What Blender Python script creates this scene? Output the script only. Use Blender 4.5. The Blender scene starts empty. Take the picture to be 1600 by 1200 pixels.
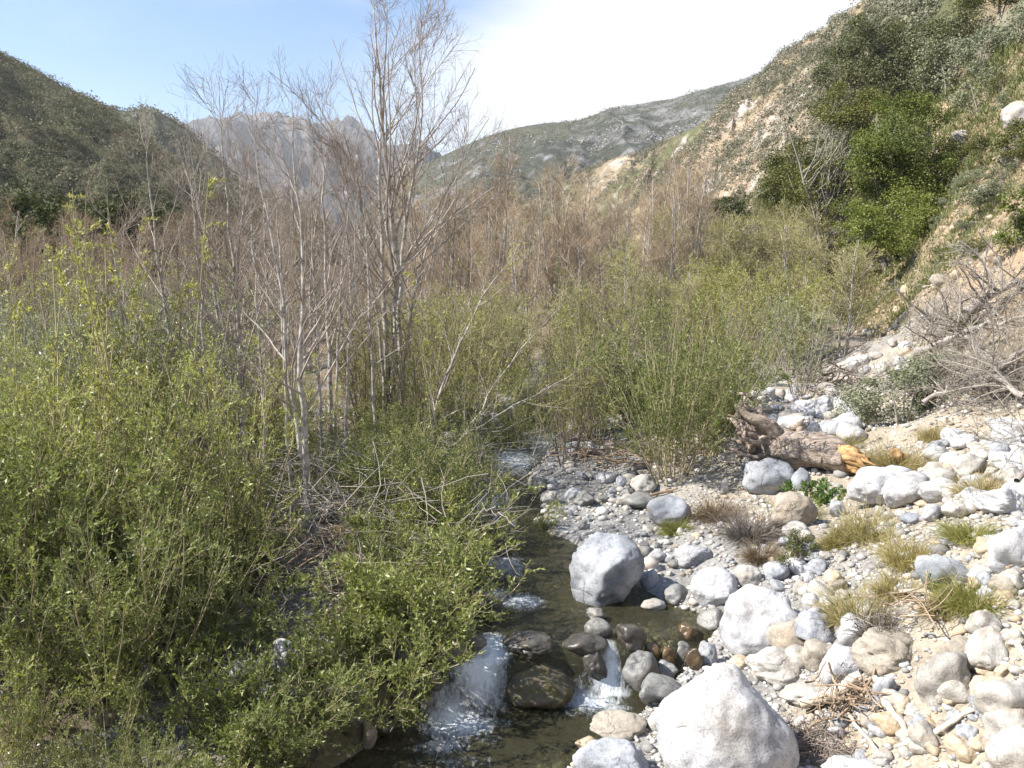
import bpy, math
import numpy as np
from mathutils import Vector, Matrix

SC = bpy.context.scene
COL = SC.collection
PI = math.pi
RNG = np.random.default_rng(7)

# ------------------------------------------------------------------ camera
CZ = 4.0
PITCH = math.radians(7.3)
F = 1331.0
CP, SP = math.cos(PITCH), math.sin(PITCH)
cam = bpy.data.cameras.new('camera')
cam.lens = 18.0 / (800.0 / F)
cam.sensor_width = 36
cam.clip_end = 20000
cam.clip_start = 0.05
co = bpy.data.objects.new('camera', cam)
COL.objects.link(co)
co.location = (0, 0, CZ)
co.rotation_euler = (PI / 2 - PITCH, 0, 0)
SC.camera = co


def ray(px, py):
    a = (px - 800) / F
    b = -(py - 600) / F
    return np.array([a, CP + b * SP, -SP + b * CP])


def at(px, py, d):
    r = ray(px, py)
    return np.array([0, 0, CZ]) + r * (d / r[1])


# ------------------------------------------------------------------ noise
def _h(ix, iy, iz, seed):
    h = (ix * 374761393 + iy * 668265263 + iz * 1440662683 + seed * 974634777) & 0xffffffff
    h = ((h ^ (h >> 13)) * 1274126177) & 0xffffffff
    h = ((h ^ (h >> 16)) * 2246822519) & 0xffffffff
    return (h ^ (h >> 15)).astype(np.float64) / 4294967296.0


def vnoise(p, seed=0):
    p = np.asarray(p, float)
    i = np.floor(p).astype(np.int64)
    f = p - i
    u = f * f * f * (f * (f * 6 - 15) + 10)
    r = 0
    for dx in (0, 1):
        wx = u[..., 0] if dx else 1 - u[..., 0]
        for dy in (0, 1):
            wy = u[..., 1] if dy else 1 - u[..., 1]
            for dz in (0, 1):
                wz = u[..., 2] if dz else 1 - u[..., 2]
                r = r + wx * wy * wz * _h(i[..., 0] + dx, i[..., 1] + dy, i[..., 2] + dz, seed)
    return r * 2 - 1


def fbm(p, octv=4, seed=0, gain=0.5, ridge=False):
    p = np.asarray(p, float)
    a, s = 1.0, 0
    for o in range(octv):
        n = vnoise(p, seed + o * 17)
        if ridge:
            n = 1 - 2 * np.abs(n)
        s = s + a * n
        p = p * 2.03 + 3.7
        a *= gain
    return s


def sstep(a, b, x):
    t = np.clip((x - a) / (b - a), 0, 1)
    return t * t * (3 - 2 * t)


def p3(x, y, s=1.0, z=0.0):
    x, y = np.broadcast_arrays(np.asarray(x, float), np.asarray(y, float))
    return np.stack([x * s, y * s, np.full(x.shape, float(z))], -1)


# ------------------------------------------------------------------ terrain height
XS_Y = [-20, 1, 2.5, 3.6, 5, 6.5, 7.5, 8.5, 9.5, 11, 14, 18, 25, 40, 80, 400]
XS_X = [-14, -9, -6, -3.2, -1.4, -0.45, 0.30, 0.80, 0.32, -0.15, -0.4, 0.5, 1.8, 4, 6, 10]
HW_Y = [-20, 5, 6.5, 7.5, 8.4, 9.4, 11, 14, 18, 25, 400]
HW_X = [1.0, 1.0, 1.05, 1.1, 1.25, 0.75, 0.55, 0.5, 0.5, 0.5, 0.8]


def xs(y):
    return np.interp(y, XS_Y, XS_X)


def zw(x, y):
    ys = 7.45 + 0.33 * (x + 0.25)
    return (0.42 * sstep(ys - .17, ys + .14, y) + 0.13 * sstep(9.0, 9.7, y)
            + 0.014 * np.maximum(y - 9.7, 0))


XR_Y = [-20, 5, 10, 14, 18, 27, 45, 60, 80, 150, 400, 3000]
XR_X = [5.5, 6.5, 8.0, 8.6, 9.6, 12, 16.5, 19, 24, 50, 140, 900]


def hbase(x, y):
    v = 0.72 + 0.02 * np.maximum(y - 8, 0)
    v = np.minimum(v, 6 + 0.002 * np.maximum(y, 0))
    rs = 0.8 * np.maximum(x - np.interp(y, XR_Y, XR_X), 0)
    rs = 40 * (1 - np.exp(-rs / 40))
    bank = 0.22 * sstep(1.0, 6.0, x - xs(y)) * 4 * np.exp(-np.maximum(y - 12, 0) / 40)
    left = 0.10 * np.maximum(-x - 10 - 0.25 * np.maximum(y, 0), 0)
    left = 25 * (1 - np.exp(-left / 25))
    near = 1.6 * sstep(2.2, 0.0, y)
    return v + rs + bank + left + near


def bank_pt(px, py, z):
    r = ray(px, py)
    t = (z - CZ) / r[2]
    return np.array([0, 0, CZ]) + r * t


CTRL = [bank_pt(*c) for c in [
    (1080, 1100, .30), (1250, 1195, .42), (1130, 1000, .55), (1230, 1060, .62), (1200, 940, .72), (1300, 990, .92), (1330, 1110, .62),
    (1450, 1180, .72), (1600, 1195, .95), (1400, 940, 1.22), (1500, 970, 1.38), (1600, 1000, 1.55),
    (1350, 850, 1.2), (1450, 860, 1.38), (1600, 880, 1.7), (1250, 800, 1.0), (1400, 780, 1.25), (1600, 770, 1.75),
    (1200, 720, .95), (1450, 690, 1.35), (1600, 690, 1.9), (1200, 640, 1.0), (1350, 590, 1.3), (1480, 620, 1.75),
    (1000, 880, .55), (1060, 850, .62), (900, 800, .66), (1000, 760, .75), (1150, 870, .72), (1100, 780, .8), (940, 690, .85),
    (400, 1050, .42), (500, 950, .62), (300, 1190, .28), (0, 1195, .3), (480, 870, .7), (200, 900, .7), (0, 900, .8),
    (300, 700, .85), (0, 650, 1.0), (600, 720, .8), (500, 600, 1.0), (800, 560, 1.2), (1000, 600, 1.0), (600, 1030, .5), (650, 950, .6)]]
CTRL += [at(*c) for c in [
    (1600, 560, 15), (1600, 440, 18), (1600, 300, 26), (1600, 130, 38), (1600, 0, 50), (1500, 560, 17.5), (1500, 480, 21),
    (1500, 400, 27), (1500, 300, 38), (1500, 200, 50), (1420, 520, 24), (1450, 440, 30), (1410, 410, 42), (1345, 545, 27),
    (1300, 482, 42), (1250, 400, 55), (1400, 185, 62), (1330, 330, 56)]]
CTRL = np.array(CTRL)


def warp(x, y):
    yy = np.maximum(np.asarray(y, float), -2) + 4.0
    return np.stack([1.6 * np.asarray(x, float) / yy, np.log(yy)], -1)


_cw = warp(CTRL[:, 0], CTRL[:, 1])
_S2 = 2 * 0.17 ** 2
_K = np.exp(-((_cw[:, None] - _cw[None]) ** 2).sum(-1) / _S2)
_res = CTRL[:, 2] - hbase(CTRL[:, 0], CTRL[:, 1])
_w = np.linalg.solve(_K + 0.12 * np.eye(len(CTRL)), _res)


def H(x, y, detail=True):
    x = np.asarray(x, float)
    y = np.asarray(y, float)
    x, y = np.broadcast_arrays(x, y)
    w = warp(x, y)
    h = hbase(x, y)
    for i in range(len(CTRL)):
        h = h + _w[i] * np.exp(-((w - _cw[i]) ** 2).sum(-1) / _S2)
    if detail:
        amp = 0.10 + 0.012 * np.clip(y - 10, 0, 60)
        h = h + amp * fbm(p3(x, y, 0.7, 1.3), 3, 5) + 0.035 * fbm(p3(x, y, 3.1, 2.3), 3, 9)
    hw = np.interp(y, HW_Y, HW_X)
    dx = np.abs(x - xs(y)) + 0.10 * vnoise(p3(x, y, 1.8, 4.4), 3)
    bed = zw(x, y) - 0.30 + 0.06 * vnoise(p3(x, y, 2.5, 7.7), 8)
    t = sstep(hw * 0.75, hw + 0.35, dx)
    bankmin = zw(x, y) + 0.05
    h = np.maximum(h, np.where(dx > hw + .3, bankmin, -9))
    return bed * (1 - t) + h * t


_YS = np.concatenate([np.arange(2.5, 25, 0.02), np.arange(25, 110, 0.1)])


def hit(px, py, wet=False):
    r = ray(px, py)
    t = _YS / r[1]
    z = CZ + t * r[2]
    x = t * r[0]
    g = H(x, _YS)
    if wet:
        g = np.where(np.abs(x - xs(_YS)) < np.interp(_YS, HW_Y, HW_X) + .25, np.maximum(g, zw(x, _YS)), g)
    k = np.argmax(z < g)
    if not (z[k] < g[k]):
        k = len(_YS) - 1
    return np.array([x[k], _YS[k], z[k]])


def gp(px, d):
    """point on the ground in image column px at distance d"""
    x = (px - 800) / F * d
    for _ in range(4):
        z = float(H(x, d))
        x = (px - 800) / F * (d * CP + (CZ - z) * SP)
    return np.array([x, d, float(H(x, d))])


# ------------------------------------------------------------------ mesh helpers
def mesh_np(name, V, faces, mat=None, smooth=False, fattr=None, vcol=None, vattr=None, mats=None, fmat=None):
    """faces: list of (n,k) int arrays"""
    V = np.ascontiguousarray(V, dtype=np.float32)
    me = bpy.data.meshes.new(name)
    me.vertices.add(len(V))
    me.vertices.foreach_set('co', V.ravel())
    tot = [np.full(len(f), f.shape[1], np.int32) for f in faces]
    li = np.concatenate([f.ravel() for f in faces]).astype(np.int32)
    tot = np.concatenate(tot)
    st = np.concatenate([[0], np.cumsum(tot)[:-1]]).astype(np.int32)
    me.loops.add(len(li))
    me.loops.foreach_set('vertex_index', li)
    me.polygons.add(len(tot))
    me.polygons.foreach_set('loop_start', st)
    if smooth:
        me.polygons.foreach_set('use_smooth', np.ones(len(tot), bool))
    for m in (mats or ([mat] if mat else [])):
        me.materials.append(m)
    if fmat is not None:
        me.polygons.foreach_set('material_index', fmat.astype(np.int32))
    if fattr is not None:
        a = me.attributes.new('tint', 'FLOAT', 'FACE')
        a.data.foreach_set('value', np.asarray(fattr, np.float32))
    if vcol is not None:
        a = me.attributes.new('soil', 'FLOAT_COLOR', 'POINT')
        c = np.ones((len(V), 4), np.float32)
        c[:, :3] = vcol
        a.data.foreach_set('color', c.ravel())
    if vattr is not None:
        for k, v in vattr.items():
            a = me.attributes.new(k, 'FLOAT', 'POINT')
            a.data.foreach_set('value', np.asarray(v, np.float32))
    me.update(calc_edges=True)
    me.validate()
    return me


def obj(name, me, parent=None, loc=None):
    o = bpy.data.objects.new(name, me)
    COL.objects.link(o)
    if parent is not None:
        o.parent = parent
    if loc is not None:
        o.location = loc
    return o


def tag(o, label, cat, group=None, kind=None):
    if label:
        o['label'] = label
    if cat:
        o['category'] = cat
    if group:
        o['group'] = group
    if kind:
        o['kind'] = kind
    return o


def empty(name, loc):
    o = bpy.data.objects.new(name, None)
    o.empty_display_size = 0.2
    COL.objects.link(o)
    o.location = loc
    return o


def dup(root, loc, rotz=0.0, scale=1.0):
    r = root.copy()
    COL.objects.link(r)
    r.location = loc
    r.rotation_euler = (0, 0, rotz)
    r.scale = (scale, scale, scale) if np.isscalar(scale) else scale
    for ch in KIDS.get(root.name, []):
        c = ch.copy()
        c.parent = r
        COL.objects.link(c)
    return r


KIDS = {}


def unit(v):
    return v / np.maximum(np.linalg.norm(v, axis=-1, keepdims=True), 1e-9)


def tubes(P, R, sides=5, cap=False):
    """P (T,n,3), R (T,n) -> V, quads"""
    T, n = P.shape[:2]
    tan = np.gradient(P, axis=1)
    tan = unit(tan)
    ref = np.zeros((T, 1, 3))
    m = tan.mean(1)
    ax = np.argmin(np.abs(m), axis=1)
    ref[np.arange(T), 0, ax] = 1
    a = unit(np.cross(tan, np.broadcast_to(ref, tan.shape)))
    b = np.cross(tan, a)
    th = np.arange(sides) / sides * 2 * PI
    ring = a[:, :, None, :] * np.cos(th)[None, None, :, None] + b[:, :, None, :] * np.sin(th)[None, None, :, None]
    V = P[:, :, None, :] + ring * R[:, :, None, None]
    base = (np.arange(T) * n * sides)[:, None, None] + (np.arange(n - 1) * sides)[None, :, None]
    k = np.arange(sides)[None, None, :]
    k2 = (k + 1) % sides
    q = np.stack([base + k, base + k2, base + sides + k2, base + sides + k], -1).reshape(-1, 4)
    return V.reshape(-1, 3), q


def join(parts):
    """list of (V,F) same arity"""
    off = 0
    Vs, Fs = [], []
    for V, Fc in parts:
        Vs.append(V)
        Fs.append(Fc + off)
        off += len(V)
    return np.concatenate(Vs), np.concatenate(Fs)


def path_interp(P, idx, t):
    n = P.shape[1]
    f = t * (n - 1)
    i = np.minimum(f.astype(int), n - 2)
    w = (f - i)[:, None]
    a, b = P[idx, i], P[idx, i + 1]
    return a * (1 - w) + b * w, unit(b - a)


def rand_perp(rng, t):
    r = rng.normal(size=t.shape)
    return unit(r - (r * t).sum(-1, keepdims=True) * t)


def grow(rng, P, R, n, t0, t1, ang, L, steps, up=0.2, wob=0.12, rr=0.55, r0=None, lt=0.5, flat=0.0, tpow=1.0):
    """children of every path of P; L is length at t0, shrinking by lt at t1"""
    T = len(P)
    idx = np.repeat(np.arange(T), n)
    t = t0 + (t1 - t0) * rng.random(len(idx)) ** tpow
    pos, tan = path_interp(P, idx, t)
    f = t * (R.shape[1] - 1)
    i = np.minimum(f.astype(int), R.shape[1] - 2)
    rad = R[idx, i] * (1 - (f - i)) + R[idx, i + 1] * (f - i)
    pp = rand_perp(rng, tan)
    if flat:
        pp[:, 2] *= (1 - flat)
        pp = unit(pp)
    a = np.radians(ang) * rng.uniform(.7, 1.3, len(idx))[:, None]
    d = np.cos(a) * tan + np.sin(a) * pp
    ln = L * rng.uniform(.55, 1.15, len(idx)) * (1 - lt * (t - t0) / max(t1 - t0, 1e-6))
    pts = [pos]
    for s in range(1, steps):
        d = unit(d + np.array([0, 0, up / steps]) + wob * rng.normal(size=d.shape))
        pts.append(pts[-1] + d * (ln / (steps - 1))[:, None])
    Pn = np.stack(pts, 1)
    rb = np.minimum(rad * rr, 1e9) if r0 is None else np.minimum(np.full(len(idx), r0) * rng.uniform(.7, 1.2, len(idx)), rad * .9)
    Rn = rb[:, None] * np.linspace(1, 0.35, steps)[None]
    return Pn, Rn


def leaves(rng, P, n, length, width, spread=0.8, t0=0.1, up=0.15, jit=0.0):
    idx = np.repeat(np.arange(len(P)), n)
    t = rng.uniform(t0, 1, len(idx))
    pos, tan = path_interp(P, idx, t)
    if jit:
        pos = pos + rng.normal(size=pos.shape) * jit
    d = unit(tan + spread * rng.normal(size=tan.shape) + np.array([0, 0, up]))
    s = rand_perp(rng, d)
    ln = (length * rng.uniform(.55, 1.25, len(idx)))[:, None]
    w = (width * rng.uniform(.7, 1.2, len(idx)))[:, None]
    nrm = np.cross(d, s)
    V = np.stack([pos, pos + d * ln * .45 + s * w + nrm * w * .25, pos + d * ln - nrm * ln * .12, pos + d * ln * .45 - s * w + nrm * w * .25], 1).reshape(-1, 3)
    Fc = np.arange(len(V)).reshape(-1, 4)
    return V, Fc


# ------------------------------------------------------------------ materials
class NT:
    def __init__(s, name):
        s.m = bpy.data.materials.new(name)
        s.m.use_nodes = True
        s.t = s.m.node_tree
        s.t.nodes.clear()
        s.out = s.n('ShaderNodeOutputMaterial')

    def n(s, ty, **kw):
        nd = s.t.nodes.new(ty)
        for k, v in kw.items():
            setattr(nd, k, v)
        return nd

    def l(s, a, b):
        s.t.links.new(a, b)

    def val(s, sock, v):
        if hasattr(v, 'is_output') or isinstance(v, bpy.types.NodeSocket):
            s.l(v, sock)
        else:
            if isinstance(v, (tuple, list)) and len(v) == 3 and sock.type == 'RGBA':
                v = (*v, 1)
            sock.default_value = v

    def noise(s, vec, scale, detail=4, rough=.55, dist=0.0):
        nd = s.n('ShaderNodeTexNoise')
        s.val(nd.inputs['Vector'], vec)
        nd.inputs['Scale'].default_value = scale
        nd.inputs['Detail'].default_value = detail
        nd.inputs['Roughness'].default_value = rough
        nd.inputs['Distortion'].default_value = dist
        return nd.outputs['Fac']

    def ramp(s, fac, stops):
        nd = s.n('ShaderNodeValToRGB')
        e = nd.color_ramp.elements
        while len(e) < len(stops):
            e.new(.5)
        for k, (p, c) in enumerate(stops):
            e[k].position = p
            e[k].color = (*c, 1) if not np.isscalar(c) else (c, c, c, 1)
        s.val(nd.inputs['Fac'], fac)
        return nd.outputs['Color']

    def mix(s, fac, a, b, mode='MIX'):
        nd = s.n('ShaderNodeMix', data_type='RGBA', blend_type=mode)
        s.val(nd.inputs[0], fac)
        s.val(nd.inputs[6], a)
        s.val(nd.inputs[7], b)
        return nd.outputs[2]

    def math(s, op, a, b=0.0, clamp=False):
        nd = s.n('ShaderNodeMath', operation=op, use_clamp=clamp)
        s.val(nd.inputs[0], a)
        s.val(nd.inputs[1], b)
        return nd.outputs[0]

    def attr(s, name):
        return s.n('ShaderNodeAttribute', attribute_name=name)

    def bump(s, h, strength=.4, dist=.02):
        nd = s.n('ShaderNodeBump')
        nd.inputs['Strength'].default_value = strength
        nd.inputs['Distance'].default_value = dist
        s.val(nd.inputs['Height'], h)
        return nd.outputs['Normal']

    def bsdf(s, col, rough=.8, spec=.3, normal=None, **kw):
        b = s.n('ShaderNodeBsdfPrincipled')
        s.val(b.inputs['Base Color'], col)
        s.val(b.inputs['Roughness'], rough)
        b.inputs['Specular IOR Level'].default_value = spec
        if normal is not None:
            s.l(normal, b.inputs['Normal'])
        for k, v in kw.items():
            s.val(b.inputs[k], v)
        s.l(b.outputs[0], s.out.inputs['Surface'])
        return b

    def objco(s, rnd=True):
        tc = s.n('ShaderNodeTexCoord').outputs['Object']
        if not rnd:
            return tc
        oi = s.n('ShaderNodeObjectInfo').outputs['Random']
        v = s.n('ShaderNodeVectorMath', operation='ADD')
        s.l(tc, v.inputs[0])
        c = s.n('ShaderNodeCombineXYZ')
        s.l(s.math('MULTIPLY', oi, 37.0), c.inputs[0])
        s.l(s.math('MULTIPLY', oi, 91.0), c.inputs[1])
        s.l(c.outputs[0], v.inputs[1])
        return v.outputs[0]

    def rand(s):
        return s.n('ShaderNodeObjectInfo').outputs['Random']


def mat_rock(name, light, dark, stain, stain_amt=.5, rough=.85, spec=.25, moss=None, moss_lo=.5):
    m = NT(name)
    co_ = m.objco()
    big = m.noise(co_, 2.2, 5, .6, .4)
    c = m.ramp(big, [(.30, dark), (.52, light), (.8, tuple(min(1, x * 1.12) for x in light))])
    st = m.ramp(m.noise(co_, 1.1, 4, .6, .8), [(.5, 0.0), (.72, 1.0)])
    c = m.mix(m.math('MULTIPLY', st, stain_amt), c, stain)
    spk = m.ramp(m.noise(co_, 75, 2, .6), [(.32, .35), (.46, 1.0), (.62, 1.0), (.75, 1.25)])
    c = m.mix(.55, c, spk, 'MULTIPLY')
    spk2 = m.ramp(m.noise(co_, 24, 3, .7), [(.30, .55), (.5, 1.0)])
    c = m.mix(.5, c, spk2, 'MULTIPLY')
    if moss:
        mk = m.ramp(m.noise(co_, 5, 5, .7), [(moss_lo, 0.0), (moss_lo + .14, 1.0)])
        mc = m.mix(m.noise(co_, 30, 3), moss, tuple(x * .35 for x in moss))
        c = m.mix(mk, c, mc)
    # cracks and mineral veins
    wv = m.n('ShaderNodeVectorMath', operation='ADD')
    m.l(co_, wv.inputs[0])
    nz = m.n('ShaderNodeTexNoise')
    nz.inputs['Scale'].default_value = 2.6
    nz.inputs['Detail'].default_value = 5
    m.l(co_, nz.inputs['Vector'])
    m.l(m.mix(1.0, nz.outputs['Color'], (.55, .55, .55), 'MULTIPLY'), wv.inputs[1])
    vo = m.n('ShaderNodeTexVoronoi', feature='DISTANCE_TO_EDGE')
    vo.inputs['Scale'].default_value = 2.1
    m.l(wv.outputs[0], vo.inputs['Vector'])
    cm = m.ramp(m.noise(co_, 1.7, 3, .5), [(.47, 0.0), (.58, 1.0)])
    crk = m.math('MULTIPLY', m.ramp(vo.outputs['Distance'], [(.0, 1.0), (.022, 0.0)]), cm)
    c = m.mix(m.math('MULTIPLY', crk, .38), c, tuple(x * .35 for x in dark))
    bnd = m.ramp(m.noise(wv.outputs[0], 3.4, 2, .4, 1.5), [(.47, 0.0), (.5, 1.0), (.53, 0.0)])
    c = m.mix(m.math('MULTIPLY', bnd, .35), c, tuple(x * .75 for x in dark))
    h = m.math('ADD', m.math('MULTIPLY', m.noise(co_, 7, 7, .62, .3), 1.6), m.math('MULTIPLY', m.noise(co_, 60, 3, .6), .25))
    m.bsdf(c, rough, spec, m.bump(m.math('SUBTRACT', h, m.math('MULTIPLY', crk, .6)), .40, .03))
    return m.m


M = {}
M['white'] = mat_rock('white_granite', (.50, .495, .50), (.25, .25, .265), (.40, .33, .24), .5)
M['grey'] = mat_rock('grey_granite', (.36, .37, .39), (.15, .16, .18), (.28, .255, .22), .5)
M['pale'] = mat_rock('pale_granite', (.44, .415, .375), (.25, .23, .205), (.36, .28, .195), .7)
M['tan'] = mat_rock('tan_granite', (.35, .31, .255), (.20, .17, .13), (.31, .22, .135), .6)
M['wet'] = mat_rock('wet_stone', (.10, .09, .075), (.035, .032, .03), (.09, .055, .025), .5, .28, .5)
M['wetgrey'] = mat_rock('damp_grey_stone', (.22, .215, .20), (.10, .10, .10), (.14, .10, .06), .5, .45, .45)
M['mossy'] = mat_rock('mossy_stone', (.13, .11, .075), (.05, .045, .035), (.10, .075, .03), .5, .6, .4, (.13, .11, .03), .44)
M['algae'] = mat_rock('algae_stone', (.13, .085, .04), (.05, .035, .02), (.13, .06, .02), .5, .25, .6)
M['ochre'] = mat_rock('ochre_stone', (.50, .42, .31), (.32, .24, .16), (.42, .27, .14), .7)


def mat_leaf(name, c1, c2, trans=.35, rough=.45, spec=.45, var=.35, c3=None):
    m = NT(name)
    ti = m.attr('tint').outputs['Fac']
    st = [(0.0, c1), (.75, c2)]
    if c3:
        st.append((1.0, c3))
    c = m.ramp(ti, st)
    r = m.rand()
    c = m.mix(var, c, m.ramp(r, [(0, (.62, .66, .6)), (1, (1.3, 1.22, 1.1))]), 'MULTIPLY')
    b = m.bsdf(c, rough, spec)
    t = m.n('ShaderNodeBsdfTranslucent')
    m.l(m.mix(1.0, c, (1.15, 1.2, .7), 'MULTIPLY'), t.inputs[0])
    mx = m.n('ShaderNodeMixShader')
    mx.inputs[0].default_value = trans
    m.l(b.outputs[0], mx.inputs[1])
    m.l(t.outputs[0], mx.inputs[2])
    m.l(mx.outputs[0], m.out.inputs['Surface'])
    return m.m


M['leaf_willow'] = mat_leaf('willow_leaf', (.21, .24, .068), (.38, .40, .15), .34, .45, .45, .6, (.42, .44, .26))
M['leaf_mule'] = mat_leaf('mulefat_leaf', (.125, .165, .042), (.265, .295, .105), .34, .45, .4, .7, (.38, .385, .19))
M['leaf_silver'] = mat_leaf('silver_leaf', (.19, .215, .10), (.32, .345, .20), .38, .4, .6, .3, (.48, .50, .37))
M['leaf_spring'] = mat_leaf('spring_leaf', (.25, .265, .08), (.41, .40, .165), .42, .5, .4, .5)
M['leaf_oak'] = mat_leaf('oak_leaf', (.034, .044, .017), (.08, .092, .036), .15, .75, .15, .35)
M['leaf_dome'] = mat_leaf('dome_leaf', (.055, .062, .024), (.125, .13, .058), .2, .55, .3, .35)
M['leaf_mid'] = mat_leaf('slope_leaf', (.075, .085, .022), (.165, .165, .05), .25, .55, .3, .35)
M['leaf_round'] = mat_leaf('bush_leaf', (.11, .14, .04), (.22, .25, .085), .32, .45, .4, .2)
M['leaf_bright'] = mat_leaf('bright_leaf', (.075, .105, .022), (.19, .21, .05), .3, .5, .3, .3)
M['leaf_olive'] = mat_leaf('olive_leaf', (.062, .07, .022), (.145, .15, .05), .25, .55, .3, .35)
M['leaf_sage'] = mat_leaf('sage_leaf', (.14, .155, .095), (.26, .27, .18), .2, .6, .3, .3)
M['leaf_green'] = mat_leaf('herb_leaf', (.05, .11, .02), (.11, .19, .04), .3, .5, .4, .3)
M['grass_dry'] = mat_leaf('dry_grass', (.26, .21, .09), (.42, .35, .18), .3, .6, .3, .3)
M['grass_olive'] = mat_leaf('olive_grass', (.22, .19, .07), (.42, .35, .17), .3, .6, .3, .25)
M['grass_green'] = mat_leaf('green_grass', (.17, .19, .045), (.36, .33, .12), .35, .6, .3, .25)
M['grass_grey'] = mat_leaf('grey_dead_grass', (.10, .085, .075), (.22, .19, .165), .1, .7, .2, .2)
M['grass_rust'] = mat_leaf('rusty_grass', (.17, .125, .08), (.27, .205, .135), .1, .7, .2, .2)
M['scrub'] = mat_leaf('scrub_leaf', (.11, .11, .07), (.225, .215, .15), .1, .7, .2, .0, (.30, .26, .20))
M['scrub_dark'] = mat_leaf('dark_scrub_leaf', (.10, .10, .06), (.185, .178, .11), .15, .7, .2, .0, (.25, .205, .145))
M['litter'] = mat_leaf('leaf_litter', (.10, .07, .045), (.22, .16, .10), .1, .8, .2, .2)


def mat_bark(name, light, dark, scale=9, rough=.85, stretch=(1, 1, .25), bs=.5, bd=.01):
    m = NT(name)
    tc = m.n('ShaderNodeTexCoord').outputs['Object']
    mp = m.n('ShaderNodeMapping')
    mp.inputs['Scale'].default_value = stretch
    m.l(tc, mp.inputs['Vector'])
    f = m.noise(mp.outputs[0], scale, 5, .65, .3)
    c = m.ramp(f, [(.33, dark), (.60, light)])
    m.bsdf(c, rough, .2, m.bump(m.noise(mp.outputs[0], scale * 3, 4, .6), bs, bd))
    return m.m


M['bark_alder'] = mat_bark('alder_bark', (.46, .43, .39), (.17, .15, .13), 7, .8, (1, 1, 1.6))
M['bark_branch'] = mat_bark('branch_bark', (.44, .39, .345), (.20, .16, .135), 5)
M['twig_brown'] = mat_bark('brown_twig', (.27, .22, .185), (.15, .12, .10), 3)
M['twig_red'] = mat_bark('reddish_twig', (.37, .285, .195), (.23, .165, .11), 1.5)
M['twig_tan'] = mat_bark('tan_twig', (.44, .345, .235), (.28, .205, .135), 1.5)
M['twig_olive'] = mat_bark('olive_twig', (.40, .35, .215), (.25, .21, .125), 1.5)
M['twig_grey'] = mat_bark('grey_dead_twig', (.40, .36, .32), (.20, .17, .15), 3)
M['twig_purple'] = mat_bark('dull_dead_twig', (.33, .295, .25), (.17, .15, .125), 3)
M['drift'] = mat_bark('bleached_driftwood', (.60, .53, .44), (.40, .33, .25), 6, .8, (1, 1, 1))
M['drift_brown'] = mat_bark('brown_driftwood', (.36, .275, .19), (.20, .14, .09), 6, .8, (1, 1, 1))
M['log'] = mat_bark('weathered_log', (.42, .345, .28), (.13, .095, .075), 6, .85, (.35, 3.2, 3.2), .95, .03)
M['log_orange'] = mat_bark('broken_orange_wood', (.50, .31, .14), (.16, .085, .04), 9, .7, (1, 1, 1))

m = NT('ground_soil')
c = m.attr('soil').outputs['Color']
geo = m.n('ShaderNodeNewGeometry').outputs['Position']
n1 = m.ramp(m.noise(geo, 1.7, 6, .65), [(.3, .62), (.7, 1.3)])
n2 = m.ramp(m.noise(geo, 26, 4, .7), [(.3, .55), (.55, 1.0), (.75, 1.35)])
c = m.mix(.8, c, n1, 'MULTIPLY')
c = m.mix(.75, c, n2, 'MULTIPLY')
vo = m.n('ShaderNodeTexVoronoi')
vo.inputs['Scale'].default_value = 17
m.l(geo, vo.inputs['Vector'])
hh = m.math('ADD', m.noise(geo, 30, 5, .7), m.math('MULTIPLY', vo.outputs['Distance'], -.8))
m.bsdf(c, .92, .15, m.bump(hh, .7, .03))
M['ground'] = m.m

m = NT('hillside')
c = m.attr('soil').outputs['Color']
geo = m.n('ShaderNodeNewGeometry').outputs['Position']
c = m.mix(.8, c, m.ramp(m.noise(geo, .22, 6, .7), [(.3, .55), (.7, 1.4)]), 'MULTIPLY')
c = m.mix(.7, c, m.ramp(m.noise(geo, .045, 6, .75), [(.33, .6), (.66, 1.35)]), 'MULTIPLY')
m.bsdf(c, .95, .1, m.bump(m.noise(geo, .35, 6, .7), .8, 1.2))
M['hill'] = m.m

m = NT('stream_water')
geo = m.n('ShaderNodeNewGeometry').outputs['Position']
mp = m.n('ShaderNodeMapping')
mp.inputs['Scale'].default_value = (1.9, .75, 1)
m.l(geo, mp.inputs['Vector'])
w1 = m.noise(mp.outputs[0], 7, 4, .6, 1.0)
w2 = m.noise(mp.outputs[0], 22, 3, .6, .5)
nrm = m.bump(m.math('ADD', w1, m.math('MULTIPLY', w2, .45)), .8, .06)
tr = m.n('ShaderNodeBsdfTransparent')
tr.inputs[0].default_value = (.62, .62, .46, 1)
df = m.n('ShaderNodeBsdfDiffuse')
df.inputs[0].default_value = (.105, .098, .055, 1)
mx0 = m.n('ShaderNodeMixShader')
mx0.inputs[0].default_value = .28
m.l(tr.outputs[0], mx0.inputs[1])
m.l(df.outputs[0], mx0.inputs[2])
gl = m.n('ShaderNodeBsdfGlossy')
gl.inputs['Roughness'].default_value = .06
m.l(nrm, gl.inputs['Normal'])
fr = m.n('ShaderNodeFresnel')
fr.inputs[0].default_value = 1.33
m.l(nrm, fr.inputs['Normal'])
mx1 = m.n('ShaderNodeMixShader')
m.l(fr.outputs[0], mx1.inputs[0])
m.l(mx0.outputs[0], mx1.inputs[1])
m.l(gl.outputs[0], mx1.inputs[2])
fo = m.n('ShaderNodeBsdfPrincipled')
fo.inputs['Base Color'].default_value = (.66, .70, .73, 1)
fo.inputs['Subsurface Weight'].default_value = .25
fo.inputs['Subsurface Radius'].default_value = (.05, .05, .05)
fo.inputs['Roughness'].default_value = .5
m.l(m.bump(w2, .4, .04), fo.inputs['Normal'])
fa = m.attr('foam').outputs['Fac']
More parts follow.
